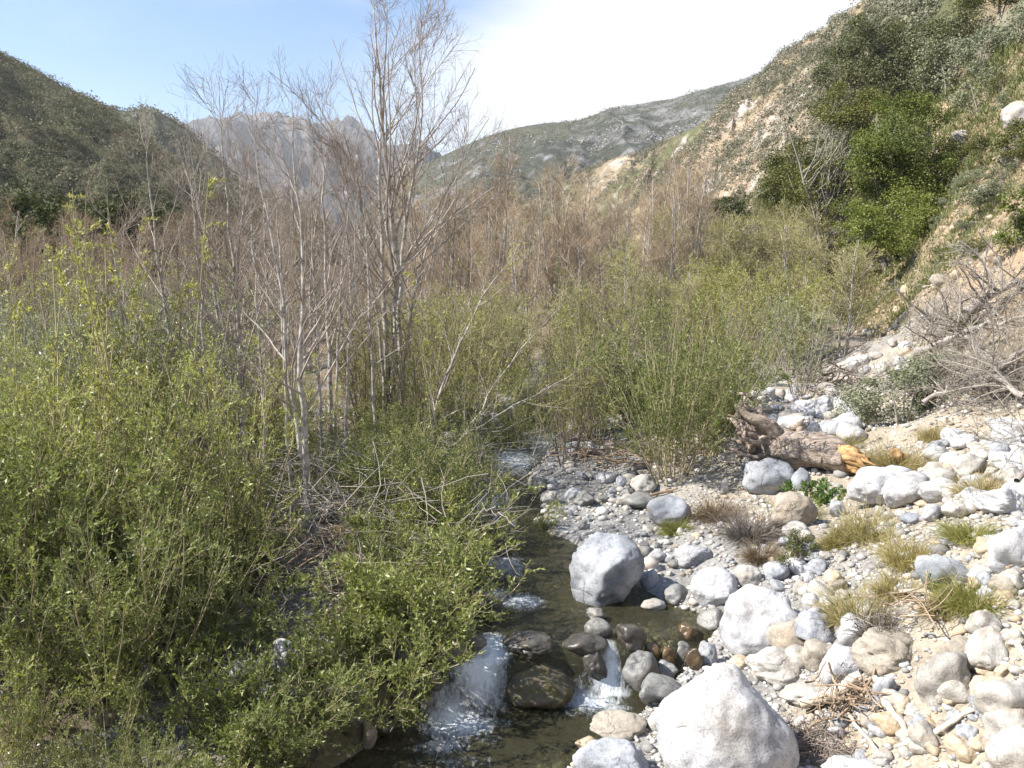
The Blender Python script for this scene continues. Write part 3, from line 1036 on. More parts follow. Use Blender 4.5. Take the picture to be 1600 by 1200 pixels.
BL = [
    # the stream
    ((890, 1007, 838, 951), 'grey', 'rounded grey boulder dappled with leaf shadows at the upper pool edge', .7),
    ((1053, 1114, 850, 889), 'grey', 'flat grey stone half buried in the gravel bar', .5),
    ((1012, 1044, 856, 881), 'grey', 'small angular grey stone behind the dappled boulder on gravel', .2),
    ((1079, 1154, 886, 962), 'white', 'blue white rounded boulder at the upper pool, left of the big egg boulder', .6),
    ((1146, 1191, 883, 921), 'pale', 'pale stone behind the blue white rounded boulder', .5),
    ((1122, 1249, 914, 1026), 'white', 'big white egg shaped boulder on the right bank of the upper pool', .75),
    ((1037, 1081, 913, 948), 'wetgrey', 'small grey stone with a white cap at the upper pool edge', .6),
    ((1000, 1041, 934, 954), 'pale', 'low oval pale stone at the waterline below the dappled boulder', .7),
    ((1001, 1031, 888, 924), 'grey', 'blue grey stone squeezed against the dappled boulder', .6),
    ((1090, 1139, 950, 988), 'wetgrey', 'damp grey stone in the pool beneath the big egg boulder', .6),
    ((915, 944, 949, 974), 'wetgrey', 'small damp stone in the middle of the upper pool', .5),
    ((912, 958, 966, 1001), 'wetgrey', 'wet grey stone just above the right chute', .4),
    ((877, 949, 996, 1034), 'wet', 'dark wet boulder between the two chutes', .5),
    ((900, 950, 1026, 1074), 'wet', 'black dripping rock beside the right chute', .3),
    ((778, 905, 1024, 1112), 'mossy', 'large brown mossy boulder between the two chutes of white water', .7),
    ((970, 1030, 1020, 1086), 'wetgrey', 'grey brown wet boulder right of the right chute', .6),
    ((962, 1012, 984, 1028), 'wet', 'dark wet stone at the lip right of the right chute', .5),
    ((785, 862, 998, 1040), 'wet', 'low wet stone at the lip above the mossy boulder', .5),
    ((716, 762, 1000, 1034), 'wet', 'wet stone at the lip left of the left chute', .5),
    ((1018, 1058, 1026, 1062), 'grey', 'small grey rock behind the wet boulder right of the chute', .3),
    ((995, 1072, 1056, 1110), 'wetgrey', 'angular damp rock under the wet boulder right of the chute', .2),
    ((1007, 1031, 1003, 1032), 'algae', 'ochre algae covered stone at the lip of the upper pool', .6),
    ((1030, 1060, 1010, 1045), 'algae', 'amber wet stone with water running over it', .5),
    ((1051, 1079, 1002, 1040), 'wetgrey', 'pale upright wedge of stone in the running water', .3),
    ((1070, 1098, 1012, 1052), 'algae', 'dark amber wet stone below the wedge of stone', .4),
    ((1089, 1122, 1002, 1044), 'grey', 'upright grey block at the water beneath the egg boulder', .3),
    ((1058, 1092, 974, 1004), 'algae', 'rust red algae stone in the shallow upper pool', .5),
    ((1008, 1248, 1033, 1262), 'white', 'giant bright white boulder filling the bottom of the view', .9),
    ((920, 1012, 1113, 1160), 'tan', 'low tan boulder at the lower pool edge', .6),
    ((893, 1018, 1153, 1238), 'grey', 'wide grey boulder at the bottom edge beside the giant white boulder', .5),
    ((1011, 1048, 1106, 1146), 'pale', 'small pale stone tucked against the giant white boulder', .6),
    ((898, 935, 1150, 1178), 'ochre', 'small tan stone at the waterline of the lower pool', .7),
    ((1142, 1172, 1023, 1048), 'ochre', 'small ochre stone behind the giant white boulder', .6),
    ((1010, 1082, 775, 826), 'grey', 'dappled grey boulder on the gravel bar below the willow bush', .6),
    ((984, 1026, 740, 771), 'pale', 'pale boulder left of the willow bush stem', .5),
    ((931, 962, 736, 758), 'white', 'small white stone, left one of the row upstream of the willow bush', .6),
    ((962, 979, 743, 766), 'grey', 'small upright grey stone in the row upstream of the willow bush', .5),
    ((971, 1029, 769, 799), 'wetgrey', 'long flat shaded slab in front of the willow bush stem', .4),
    ((820, 843, 748, 763), 'pale', 'small pale stone at the far stream edge under the shrubs', .5),
    ((668, 742, 1008, 1058), 'wet', 'dark wet rock left of the left chute', .4),
    ((640, 692, 1050, 1100), 'wet', 'dark wet rock under the overhanging shrub', .4),
    # right bank, lower
    ((1201, 1270, 968, 1029), 'tan', 'tan grey rounded boulder right of the egg boulder', .6),
    ((1168, 1270, 1012, 1079), 'pale', 'pale pentagon shaped boulder behind the giant white boulder', .35),
    ((1252, 1312, 995, 1052), 'tan', 'brown slanting slab leaning on the pale pentagon boulder', .3),
    ((1262, 1311, 945, 981), 'pale', 'rounded pale stone above the brown slanting slab', .6),
    ((1252, 1291, 925, 964), 'white', 'white stone behind the tan grey rounded boulder', .5),
    ((1305, 1372, 961, 1019), 'white', 'white boulder perched at the edge of the cut sandy bank', .5),
    ((1282, 1350, 1005, 1080), 'white', 'bulging white boulder under the perched white boulder', .6),
    ((1330, 1445, 985, 1056), 'tan', 'sandy brown overhanging rock under the dry grass', .5),
    ((1425, 1522, 1008, 1109), 'pale', 'large smooth light grey boulder below the driftwood pile', .55),
    ((1429, 1511, 866, 932), 'grey', 'angular grey slab standing tilted above the driftwood pile', .1),
    ((1545, 1625, 818, 902), 'white', 'large white boulder with a shaded underside at the right edge', .35),
    ((1218, 1312, 1060, 1110), 'pale', 'flat pale boulder right behind the giant white boulder', .4),
    ((1396, 1432, 912, 932), 'white', 'flat white stone left of the angular grey slab', .5),
    ((1418, 1489, 1122, 1164), 'ochre', 'low cream boulder among the small stones by the long pale stick', .65),
    ((1514, 1553, 1056, 1099), 'ochre', 'egg shaped cream stone right of the smooth light grey boulder', .7),
    ((1557, 1640, 1062, 1112), 'pale', 'pale block shaped boulder at the right edge', .3),
    ((1532, 1601, 1094, 1142), 'grey', 'grey boulder under the pale block boulder at the right edge', .4),
    ((1542, 1640, 1135, 1215), 'pale', 'pale tan boulder in the bottom right corner', .6),
    ((1412, 1456, 1101, 1125), 'pale', 'flat grey tan stone under the smooth light grey boulder', .6),
    ((1479, 1505, 1110, 1135), 'grey', 'small grey stone under the smooth light grey boulder', .6),
    ((1522, 1554, 1035, 1060), 'ochre', 'small cream stone above the egg shaped cream stone', .6),
    ((1553, 1580, 1038, 1064), 'ochre', 'cracked ochre stone embedded in the sandy bank', .3),
    ((1361, 1402, 1060, 1112), 'grey', 'angular grey stone under the pale driftwood stick', .2),
    ((1283, 1402, 1180, 1222), 'white', 'blue white flat slab at the bottom edge below the driftwood', .4),
    ((1355, 1379, 1118, 1155), 'grey', 'narrow upright grey stone between two driftwood sticks', .4),
    ((1194, 1235, 878, 915), 'grey', 'grey stone below the dark green sage bush', .5),
    ((1508, 1562, 888, 914), 'white', 'flat white stone behind the green grass tuft', .6),
    ((1522, 1552, 855, 875), 'white', 'small white stone behind the right edge boulder', .5),
    ((1525, 1550, 873, 890), 'ochre', 'small yellow stone left of the right edge boulder', .5),
    ((1395, 1425, 1085, 1112), 'ochre', 'small cream stone left under the smooth light grey boulder', .6),
    ((1240, 1266, 905, 930), 'pale', 'small pale stone above the tan grey rounded boulder', .5),
    ((1288, 1316, 890, 914), 'ochre', 'cream rounded stone by the dry grass on the sandy bank', .6),
    ((1290, 1330, 902, 930), 'tan', 'brown stone under the dry grass edge', .5),
    # right bank, upper
    ((1157, 1240, 715, 777), 'grey', 'blue grey faceted boulder under the root end of the fallen log', .3),
    ((1237, 1268, 730, 771), 'grey', 'rounded grey boulder below the middle of the fallen log', .6),
    ((1202, 1277, 766, 830), 'tan', 'tan rounded boulder with a grass tuft in front', .6),
    ((1329, 1425, 726, 795), 'white', 'large white boulder beside the broken end of the log', .55),
    ((1375, 1468, 733, 797), 'white', 'white boulder with a shaded right face, joined to the large white boulder', .4),
    ((1530, 1605, 759, 808), 'white', 'white rounded boulder under twigs at the right edge', .5),
    ((1469, 1522, 778, 812), 'pale', 'pale broken block right of the large white boulder', .2),
    ((1439, 1473, 787, 818), 'white', 'white wedge of stone right of the large white boulder', .3),
    ((1406, 1441, 800, 822), 'grey', 'flat grey stone in the dry grass', .4),
    ((1444, 1500, 722, 752), 'pale', 'rubbly pale rock in the heap behind the white boulders', .15),
    ((1490, 1548, 706, 748), 'pale', 'cream fractured rock in the heap behind the white boulders', .15),
    ((1452, 1488, 700, 722), 'white', 'white flat rock on top of the rubble heap', .3),
    ((1549, 1610, 652, 696), 'white', 'large white boulder near the right edge below the dead branches', .4),
    ((1474, 1505, 669, 687), 'white', 'white stone right of the sage bush', .5),
    ((1484, 1527, 677, 703), 'white', 'broad white stone right of the sage bush', .4),
    ((1543, 1580, 688, 738), 'grey', 'shaded grey boulder under the large white boulder at the right', .3),
    ((1570, 1612, 690, 730), 'white', 'white angular boulder at the right edge beside the shaded grey boulder', .3),
    ((1321, 1362, 553, 586), 'white', 'white boulder at the foot of the slope by the pale willow', .5),
    ((1396, 1419, 556, 577), 'white', 'white block on the slope foot among dead twigs', .3),
    ((1362, 1392, 568, 588), 'pale', 'pale stone beside the white boulder at the slope foot', .4),
    ((1240, 1276, 624, 643), 'white', 'white stone upstream of the root end of the log', .5),
    ((1274, 1302, 618, 652), 'white', 'tall white stone behind the fallen log', .5),
    ((1276, 1336, 656, 690), 'white', 'broad white boulder behind the middle of the fallen log', .4),
    ((1215, 1250, 640, 662), 'pale', 'pale stone between the log roots and the white stones', .4),
    ((1292, 1332, 640, 660), 'pale', 'flat pale stone behind the tall white stone', .4),
    ((1294, 1320, 782, 810), 'grey', 'small grey stone at the lower end of the log', .5),
    ((1159, 1183, 710, 733), 'pale', 'small pale block left of the faceted boulder', .3),
    ((1127, 1138, 747, 770), 'white', 'small white upright stone in the brown weeds', .3),
    # slope
    ((1566, 1625, 158, 205), 'pale', 'big tan boulder high on the slope at the right edge', .75),
    ((1486, 1514, 203, 240), 'pale', 'round tan boulder in the grass beside the bright tree', .6),
    ((1561, 1597, 228, 264), 'pale', 'tan boulder below the big slope boulder', .4),
    ((1519, 1562, 288, 320), 'tan', 'dark pointed rock outcrop on the slope', .1),
    ((1538, 1563, 388, 412), 'ochre', 'cream stone sliding down the grassy slope', .4),
    ((1484, 1502, 421, 440), 'ochre', 'small cream stone on the grassy slope', .4),
    ((1489, 1500, 312, 326), 'ochre', 'small pale stone left of the pointed outcrop', .4),
    # left bank
    ((420, 484, 1001, 1070), 'white', 'white cube shaped boulder in shrubs on the left bank', .2),
    ((398, 476, 1064, 1114), 'grey', 'blue grey boulder under the white cube boulder on the left bank', .3),
    ((566, 590, 1130, 1172), 'tan', 'small brown grey stone at the left edge of the lower pool', .5),
    ((625, 668, 903, 934), 'tan', 'tan stone seen through dead branches on the left bank', .3),
    ((352, 404, 1030, 1094), 'white', 'broken white stone left of the white cube boulder', .2),
    ((196, 236, 1036, 1088), 'grey', 'grey stone behind shrub stems on the left bank', .3),
    ((30, 60, 1020, 1050), 'grey', 'grey stone deep in the shrubs at the left edge', .4),
    ((255, 290, 880, 912), 'pale', 'pale stone showing between willow stems on the left', .4),
    ((735, 778, 745, 770), 'white', 'pale stone by the far riffle under drooping shrubs', .4),
    ((880, 935, 690, 716), 'white', 'white stones ledge on the upstream gravel', .3),
]
for k, (box, mt, lb, rd) in enumerate(BL):
    tilt = {'angular grey slab standing tilted above the driftwood pile': 24, 'brown slanting slab leaning on the pale pentagon boulder': -28,
            'big white egg shaped boulder on the right bank of the upper pool': -14}.get(lb, 0)
    small = (box[1] - box[0]) < 34
    boulder(box, mt, lb, 1000 + k * 7, rd, .85 if rd > .4 else .75, tilt, 'stone' if small else 'boulder', 'stone' if small else 'boulder',
            taper=.2 if lb.startswith('giant') else 0.0, zoff=.07 if mt == 'wet' else 0.0, lump=.06 if lb.startswith('giant') else .10 if rd > .55 else .16, cuts=4 if lb.startswith('giant') else 7 if rd > .55 else 11)

# cobbles: repeated stones lying about, grouped by where they lie
COB = []
for k in range(9):
    V, Fc = rock_verts(2000 + k, 3, .3 + .06 * k, 8)
    V = V * np.array([1, .8, .62 if k % 3 else .8])
    COB.append((V, Fc))


def cobbles(n, region, size, mats, label, group, seed, zf=.35):
    rng = np.random.default_rng(seed)
    mes = []
    for k in range(6):
        V, Fc = COB[(k + seed) % 9]
        mes.append(mesh_np('cobble', V, [Fc], M[mats[k % len(mats)]], True))
    c = 0
    tries = 0
    poly = np.array(region, float)
    while c < n and tries < n * 60:
        tries += 1
        px = rng.uniform(poly[:, 0].min(), poly[:, 0].max())
        py = rng.uniform(poly[:, 1].min(), poly[:, 1].max())
        ins = False
        for a in range(len(poly)):
            (x1, y1), (x2, y2) = poly[a], poly[a - 1]
            if (y1 > py) != (y2 > py) and px < (x2 - x1) * (py - y1) / (y2 - y1) + x1:
                ins = not ins
        if not ins:
            continue
        p = hit(px, py)
        if abs(p[0] - xs(p[1])) < np.interp(p[1], HW_Y, HW_X) - .25:
            continue
        s = size * math.exp(rng.normal(0, .38))
        o = obj('cobble', mes[c % 6], None, (p[0], p[1], p[2] + s * zf))
        o.scale = (s, s, s)
        o.rotation_euler = (rng.normal(0, .25), rng.normal(0, .25), rng.uniform(0, 6.28))
        tag(o, label, 'cobble', group)
        c += 1


cobbles(46, [(1000, 820), (1180, 860), (1150, 890), (1080, 910), (1010, 900), (1000, 860)], .045, ['grey', 'pale', 'white', 'wetgrey', 'tan'], 'fist sized cobble on the gravel bar behind the upper pool', 'gravel bar cobbles', 11)
cobbles(26, [(880, 790), (1000, 750), (1010, 800), (900, 830)], .055, ['grey', 'pale', 'wetgrey'], 'shaded cobble on the gravel upstream of the dappled boulder', 'shaded upstream cobbles', 12)
cobbles(52, [(1190, 910), (1290, 890), (1330, 960), (1300, 1050), (1400, 1080), (1400, 1190), (1260, 1190), (1240, 1080), (1190, 1000)], .055, ['white', 'pale', 'tan', 'grey'], 'cobble wedged among the boulders of the lower right bank', 'lower bank cobbles', 13)
cobbles(40, [(1380, 1090), (1600, 1050), (1600, 1199), (1400, 1199)], .045, ['pale', 'ochre', 'white', 'grey'], 'small cream cobble on sand near the bottom right corner', 'bottom right cobbles', 14)
cobbles(50, [(1340, 800), (1600, 740), (1600, 960), (1420, 900)], .055, ['white', 'pale', 'ochre', 'grey'], 'pale cobble on the sandy terrace among dry grass tufts', 'terrace cobbles', 15)
cobbles(44, [(1430, 700), (1600, 660), (1600, 790), (1460, 790)], .085, ['white', 'pale', 'ochre'], 'broken white cobble in the rubble right of the white boulders', 'rubble cobbles', 16)
cobbles(46, [(1165, 615), (1340, 600), (1340, 690), (1180, 670)], .10, ['white', 'white', 'pale'], 'bright white cobble in the patch behind the fallen log', 'cobbles behind the log', 17)
cobbles(24, [(1330, 555), (1480, 560), (1460, 610), (1340, 600)], .10, ['white', 'pale'], 'pale cobble at the slope foot under dead twigs', 'slope foot cobbles', 18)
cobbles(12, [(1390, 380), (1560, 330), (1590, 420), (1440, 470), (1390, 520)], .17, ['ochre', 'tan', 'ochre'], 'cream stone loose on the orange earth slope', 'loose slope stones', 19)
cobbles(26, [(90, 1150), (330, 1110), (400, 1190), (100, 1199)], .05, ['grey', 'pale', 'wetgrey'], 'grey cobble in the shade under the left shrubs', 'left bank cobbles', 20)

def midrocks(n, region, size, mats, label, group, seed):
    rng = np.random.default_rng(seed)
    base = [rock_verts(3000 + seed * 10 + k, 4, .25 + .08 * k, 10) for k in range(6)]
    mes = [mesh_np('boulder', V * np.array([1, .8, .7]), [Fc], M[mats[k % len(mats)]], True) for k, (V, Fc) in enumerate(base)]
    for c in range(n):
        (x0, y0), (x1, y1) = region
        p = hit(rng.uniform(x0, x1), rng.uniform(y0, y1))
        s = size * math.exp(rng.normal(0, .35))
        o = obj('boulder', mes[c % 6], None, (p[0], p[1], p[2] + s * .38))
        o.scale = (s, s, s)
        o.rotation_euler = (rng.normal(0, .25), rng.normal(0, .25), rng.uniform(0, 6.28))
        tag(o, label, 'boulder', group)


midrocks(26, ((1440, 690), (1600, 800)), .17, ['white', 'pale', 'white', 'grey'], 'white broken boulder in the rubble heap near the right edge', 'rubble heap boulders', 1)
midrocks(20, ((1240, 870), (1330, 1000)), .10, ['white', 'pale', 'tan', 'grey'], 'rounded boulder packed on the bank right of the egg boulder', 'packed bank boulders', 2)
midrocks(22, ((1380, 1080), (1600, 1190)), .10, ['pale', 'ochre', 'tan', 'grey'], 'rounded stone among the driftwood at the bottom right', 'bottom right stones', 3)
midrocks(22, ((1180, 615), (1340, 690)), .22, ['white', 'white', 'pale'], 'bright white boulder in the white patch behind the log', 'white boulders behind the log', 4)
midrocks(14, ((1500, 860), (1600, 1040)), .11, ['pale', 'ochre', 'tan'], 'pale stone embedded in the sandy bank by the right edge', 'embedded bank stones', 5)
midrocks(16, ((840, 690), (1010, 800)), .14, ['grey', 'pale', 'wetgrey'], 'grey stone on the upstream gravel left of the lone willow', 'upstream gravel stones', 6)
midrocks(12, ((1190, 830), (1330, 880)), .09, ['grey', 'pale'], 'grey stone at the edge of the bank below the sage bush', 'bank edge stones', 7)

midrocks(26, ((700, 650), (900, 860)), .15, ['grey', 'pale', 'white', 'wetgrey'], 'stone breaking the riffle of the upper stream under the branches', 'riffle stones', 8)
midrocks(22, ((1350, 500), (1480, 600)), .15, ['pale', 'ochre', 'white'], 'pale rock lodged below the dead trees at the slope foot', 'rocks below the dead trees', 9)

midrocks(18, ((950, 965), (1110, 1012)), .09, ['algae', 'wetgrey', 'wet', 'algae'], 'brown stone lying in the shallow water of the upper pool', 'stones in the upper pool', 10)
midrocks(12, ((640, 1090), (900, 1190)), .10, ['wet', 'wetgrey', 'mossy'], 'dark stone on the bed of the lower pool', 'stones in the lower pool', 11)

# dark stones along the left water edge
rng = np.random.default_rng(33)
mes = [mesh_np('wet_stone', COB[k][0], [COB[k][1]], M[['wet', 'wetgrey', 'wet', 'mossy'][k % 4]], True) for k in range(6)]
for k in range(90):
    yy = 5.2 + 9 * rng.random() ** 1.3
    xx = float(xs(yy) - np.interp(yy, HW_Y, HW_X) + rng.normal(-.12, .16))
    s = .085 * math.exp(rng.normal(0, .4))
    o = obj('wet_stone', mes[k % 6], None, (xx, yy, max(float(H(xx, yy)), float(zw(xx, yy)) - .04) + .25 * s))
    o.scale = (s, s, s)
    o.rotation_euler = (rng.normal(0, .3), rng.normal(0, .3), rng.uniform(0, 6.28))
    tag(o, 'dark damp stone along the left water edge under the shrubs', 'stone', 'stones of the left water edge')

# gravel: thousands of pebbles, one mesh
rng = np.random.default_rng(41)
gvV, gvF, gvt = [], [], []
bases = []
for k in range(8):
    V, Fc = ICO[1]
    V2 = V * (1 + .22 * fbm(V * 1.4 + k * 5, 2, 50 + k))[:, None] * np.array([1, .8, .6])
    bases.append((V2, Fc))
N = 26000
r_ = rng.random(N)
py_ = np.where(rng.random(N) < .5, rng.uniform(4.6, 9, N), rng.uniform(8.5, 20, N))
px_ = xs(py_) + np.where(rng.random(N) < .75, rng.uniform(.3, 5.5, N) * (.5 + py_ / 14), -rng.uniform(.3, 6, N))
hz = H(px_, py_)
ok = hz > zw(px_, py_) - .5
px_, py_, hz = px_[ok], py_[ok], hz[ok]
N = len(px_)
def pebbles(px_, py_, hz, size, rng):
    N = len(px_)
    sz = size * np.exp(rng.normal(0, .55, N)) * (.8 + .05 * py_)
    rz = rng.uniform(0, 6.28, N)
    kk = rng.integers(0, 8, N)
    allV, allF = [], []
    offs = 0
    for k in range(8):
        s = kk == k
        B, Fc = bases[k]
        c_, s_ = np.cos(rz[s])[:, None], np.sin(rz[s])[:, None]
        X = (B[None, :, 0] * c_ - B[None, :, 1] * s_) * sz[s][:, None] + px_[s][:, None]
        Y = (B[None, :, 0] * s_ + B[None, :, 1] * c_) * sz[s][:, None] + py_[s][:, None]
        Z = B[None, :, 2] * sz[s][:, None] + (hz[s] + sz[s] * .25)[:, None]
        Vk = np.stack([X, Y, Z], -1)
        n = len(Vk)
        allV.append(Vk.reshape(-1, 3))
        allF.append((Fc[None] + (np.arange(n) * len(B))[:, None, None]).reshape(-1, 3) + offs)
        offs += n * len(B)
    Fc = np.concatenate(allF)
    return np.concatenate(allV), Fc, np.repeat(rng.random(N), 80)[:len(Fc)]


gV, gF, tint = pebbles(px_, py_, hz, .014, rng)
m = NT('pebble')
m.bsdf(m.ramp(m.attr('tint').outputs['Fac'], [(0, (.17, .165, .16)), (.35, (.34, .325, .31)), (.6, (.50, .47, .43)), (.8, (.60, .59, .58)), (1, (.40, .30, .19))]), .85, .25,
       m.bump(m.noise(m.n('ShaderNodeTexCoord').outputs['Object'], 90, 3, .6), .4, .01))
o = obj('gravel', mesh_np('gravel', gV, [gF], m.m, False, fattr=tint))
tag(o, 'grey and tan gravel covering the bar and the banks of the stream', 'gravel', kind='stuff')

# loose scree on the earth of the lower right slope
rng = np.random.default_rng(43)
N = 9000
py_ = 11 + 40 * rng.random(N) ** 1.6
px_ = np.interp(py_, XR_Y, XR_X) + rng.uniform(-2.5, 8, N) * (.5 + .5 * rng.random(N))
keep = fbm(p3(px_, py_, .5, 8), 3, 44) + .3 * rng.normal(size=N) > -.05
px_, py_ = px_[keep], py_[keep]
gV, gF, tint = pebbles(px_, py_, H(px_, py_), .018, rng)
m = NT('scree')
m.bsdf(m.ramp(m.attr('tint').outputs['Fac'], [(0, (.19, .15, .11)), (.4, (.31, .245, .175)), (.75, (.40, .33, .25)), (1, (.46, .42, .37))]), .9, .2)
tag(obj('scree', mesh_np('scree', gV, [gF], m.m, False, fattr=tint)), 'loose tan scree on the bare earth of the lower right slope', 'scree', kind='stuff')
# ------------------------------------------------------------------ plants
def stems_from_base(rng, n, h, spread, lean, steps=9, r=.02, rad=.15, wob=.05, up=.25, hv=.25):
    a = rng.uniform(0, 2 * PI, n)
    tilt = np.radians(spread) * np.sqrt(rng.random(n)) + np.radians(lean)
    d = np.stack([np.cos(a) * np.sin(tilt), np.sin(a) * np.sin(tilt), np.cos(tilt)], -1)
    pos = np.stack([np.cos(a), np.sin(a), np.zeros(n)], -1) * (rad * np.sqrt(rng.random(n)))[:, None]
    pos[:, 2] -= .1
    L = h * rng.uniform(1 - hv, 1 + hv * .3, n)
    pts = [pos]
    for s in range(1, steps):
        d = unit(d + np.array([0, 0, up / steps]) + wob * rng.normal(size=d.shape))
        pts.append(pts[-1] + d * (L / (steps - 1))[:, None])
    P = np.stack(pts, 1)
    R = (r * rng.uniform(.7, 1.2, n))[:, None] * np.linspace(1, .3, steps)[None]
    return P, R


def plant_parts(root, wood, leaf, wmat, lmat, rng, wname='branches', lname='foliage', tmode=.45, tsd=.25, extra=None):
    """wood: list of (P,R,sides)"""
    kids = []
    if wood:
        V, Fc = join([tubes(P, R, s) for P, R, s in wood])
        kids.append(obj(wname, mesh_np(wname, V, [Fc], wmat, True), root))
    if leaf is not None:
        V, Fc = leaf
        t = np.clip(tmode + tsd * rng.normal(size=len(Fc)), 0, 1)
        kids.append(obj(lname, mesh_np(lname, V, [Fc], lmat, fattr=t), root))
    for nm, wd, mt in (extra or []):
        V, Fc = join([tubes(P, R, s) for P, R, s in wd])
        kids.append(obj(nm, mesh_np(nm, V, [Fc], mt, True), root))
    KIDS[root.name] = KIDS.get(root.name, []) + kids
    return root


PROTO = {}
HID = (0, -60, -40)


class Species:
    """a pool of prototypes of one kind; the first uses are the prototypes themselves"""
    def __init__(s, make, n, height):
        s.make, s.n, s.h = make, n, height
        s.pool, s.i = [], 0

    def put(s, pos, height, label, cat, group=None, rot=None, name=None, wide=1.0):
        sc = height / s.h
        s.i += 1
        rt = RNG.uniform(0, 2 * PI) if rot is None else rot
        if len(s.pool) < s.n:
            r = s.make(len(s.pool))
            s.pool.append(r)
            r.location = pos
            r.rotation_euler = (0, 0, rt)
            r.scale = (sc * wide, sc * wide, sc)
        else:
            r = dup(s.pool[int(RNG.integers(0, s.n))], pos, rt, (sc * wide, sc * wide, sc))
        tag(r, label, cat, group)
        if group is None and 'group' in r.keys():
            del r['group']
        return r


def mk_willow(k, lm='leaf_willow', wm='twig_olive', h=3.0, nst=16, spread=24, nb=9, ntw=4, nl=13, ll=.062, lw=.0075, wood_min=.004, wr=.017, name='willow_shrub', seed=500, spr=.55, bl=.9, tl=.35, t0=.12, tm=.45):
    rng = np.random.default_rng(seed + k * 13)
    P, R = stems_from_base(rng, nst, h, spread, 2, r=wr, rad=.28)
    P1, R1 = grow(rng, P, R, nb, t0, .97, 38, bl, 5, .35, .12, r0=.006, lt=.6)
    P2, R2 = grow(rng, P1, R1, ntw, .15, 1, 35, tl, 3, .25, .15, r0=.003, lt=.3)
    lv = join([leaves(rng, P2, nl, ll, lw, spr), leaves(rng, P1, nl, ll, lw, spr)])
    R1 = np.maximum(R1, wood_min * .7)
    R2 = np.maximum(R2, wood_min * .5)
    root = empty(name, (0, 0, 0))
    return plant_parts(root, [(P, R, 5), (P1, R1, 3), (P2, R2, 3)], lv, M[wm], M[lm], rng, tmode=tm)


def mk_bare(k, h=6.0, nst=3, wm='twig_tan', leaf=None, seed=700, name='alder_tree', nb=18, nt=8, ns=3, spread=8, tw=.0046, ll=.05, lw=.02, nl=2, trunk_r=.05, bl=1.7):
    rng = np.random.default_rng(seed + k * 17)
    P, R = stems_from_base(rng, nst, h, spread, 1, 10, trunk_r, .25, .035, .3, .2)
    P1, R1 = grow(rng, P, R, nb, .18, .97, 42, bl, 6, .45, .09, rr=.5, lt=.72)
    R1 = np.maximum(R1, tw * 1.6)
    P2, R2 = grow(rng, P1, R1, nt, .2, 1, 38, .75, 4, .35, .12, r0=tw * 1.4, lt=.45)
    P3, R3 = grow(rng, P2, R2, ns, .2, 1, 36, .38, 3, .3, .12, r0=tw, lt=.3)
    R2 = np.maximum(R2, tw * .9)
    R3 = np.maximum(R3, tw * .65)
    root = empty(name, (0, 0, 0))
    lv = None
    if leaf:
        lv = leaves(rng, P3, nl, ll, lw, .9)
    return plant_parts(root, [(P2, R2, 3), (P3, R3, 3)], lv, M[wm], M[leaf] if leaf else None, rng, 'crown', 'foliage', extra=[('trunk', [(P, R, 6), (P1, R1, 4)], M['bark_alder'])])


def mk_crown(k, h=8.0, wdt=5.0, leaf='leaf_oak', nclu=70, nl=150, ll=.16, clr=.55, seed=900, name='oak_tree', bark='twig_purple', low=.12, tr=.13, lumps=6, tm=.45):
    rng = np.random.default_rng(seed + k * 19)
    # a few big masses inside the outline, clusters on and in them
    lc = np.stack([rng.uniform(-.5, .5, lumps) * wdt * .62, rng.uniform(-.5, .5, lumps) * wdt * .62, h * (low + .22 + (.60 - low * .4) * (np.arange(lumps) + .5) / lumps)], -1)
    lr = wdt * rng.uniform(.20, .33, lumps) * (1.15 - .45 * (lc[:, 2] / h))
    ci = rng.integers(0, lumps, nclu)
    d = unit(rng.normal(size=(nclu, 3)))
    cen = lc[ci] + d * (lr[ci] * rng.uniform(.55, 1.1, nclu))[:, None]
    cen[:, 2] = np.clip(cen[:, 2], h * low, h * 1.0)
    # limbs
    nst = 3
    P, R = stems_from_base(rng, nst, h * .75, 14, 2, 8, tr, .15, .06, .2, .2)
    tt = np.clip(cen[:, 2] / h - rng.uniform(.12, .3, nclu), .06, .95)
    pi = rng.integers(0, nst, nclu)
    st, tan = path_interp(P, pi, tt)
    u = np.linspace(0, 1, 5)[None, :, None]
    L = st[:, None] * (1 - u) + cen[:, None] * u
    L[:, 1:4] += rng.normal(size=(nclu, 3, 3)) * .10 * wdt / 5
    LR = np.linspace(tr * .30, tr * .06, 5)[None] * rng.uniform(.6, 1.2, (nclu, 1))
    q = cen[:, None] + unit(rng.normal(size=(nclu, nl, 3))) * (rng.random((nclu, nl, 1)) ** .5) * (clr * rng.uniform(.6, 1.35, (nclu, 1, 1))) * np.array([1, 1, .7])
    q = q.reshape(-1, 3)
    nn = unit(rng.normal(size=q.shape) + np.repeat(unit(cen - np.array([0, 0, h * .4])), nl, 0) * .6 + np.array([0, 0, .3]))
    s = rand_perp(rng, nn)
    t = np.cross(nn, s)
    l_ = ll * rng.uniform(.6, 1.25, (len(q), 1))
    V = np.stack([q - t * l_ * .5, q + s * l_ * .32, q + t * l_ * .5, q - s * l_ * .32], 1).reshape(-1, 3)
    root = empty(name, (0, 0, 0))
    tint = np.clip(np.repeat(tm + .16 * rng.normal(size=nclu), nl) + .14 * rng.normal(size=len(q)), 0, 1)
    kids = [obj('crown', mesh_np('crown', V, [np.arange(len(V)).reshape(-1, 4)], M[leaf], fattr=tint), root)]
    Vt, Ft = join([tubes(P, R, 6), tubes(L, LR, 4)])
    kids.append(obj('trunk', mesh_np('trunk', Vt, [Ft], M[bark], True), root))
    KIDS[root.name] = kids
    return root


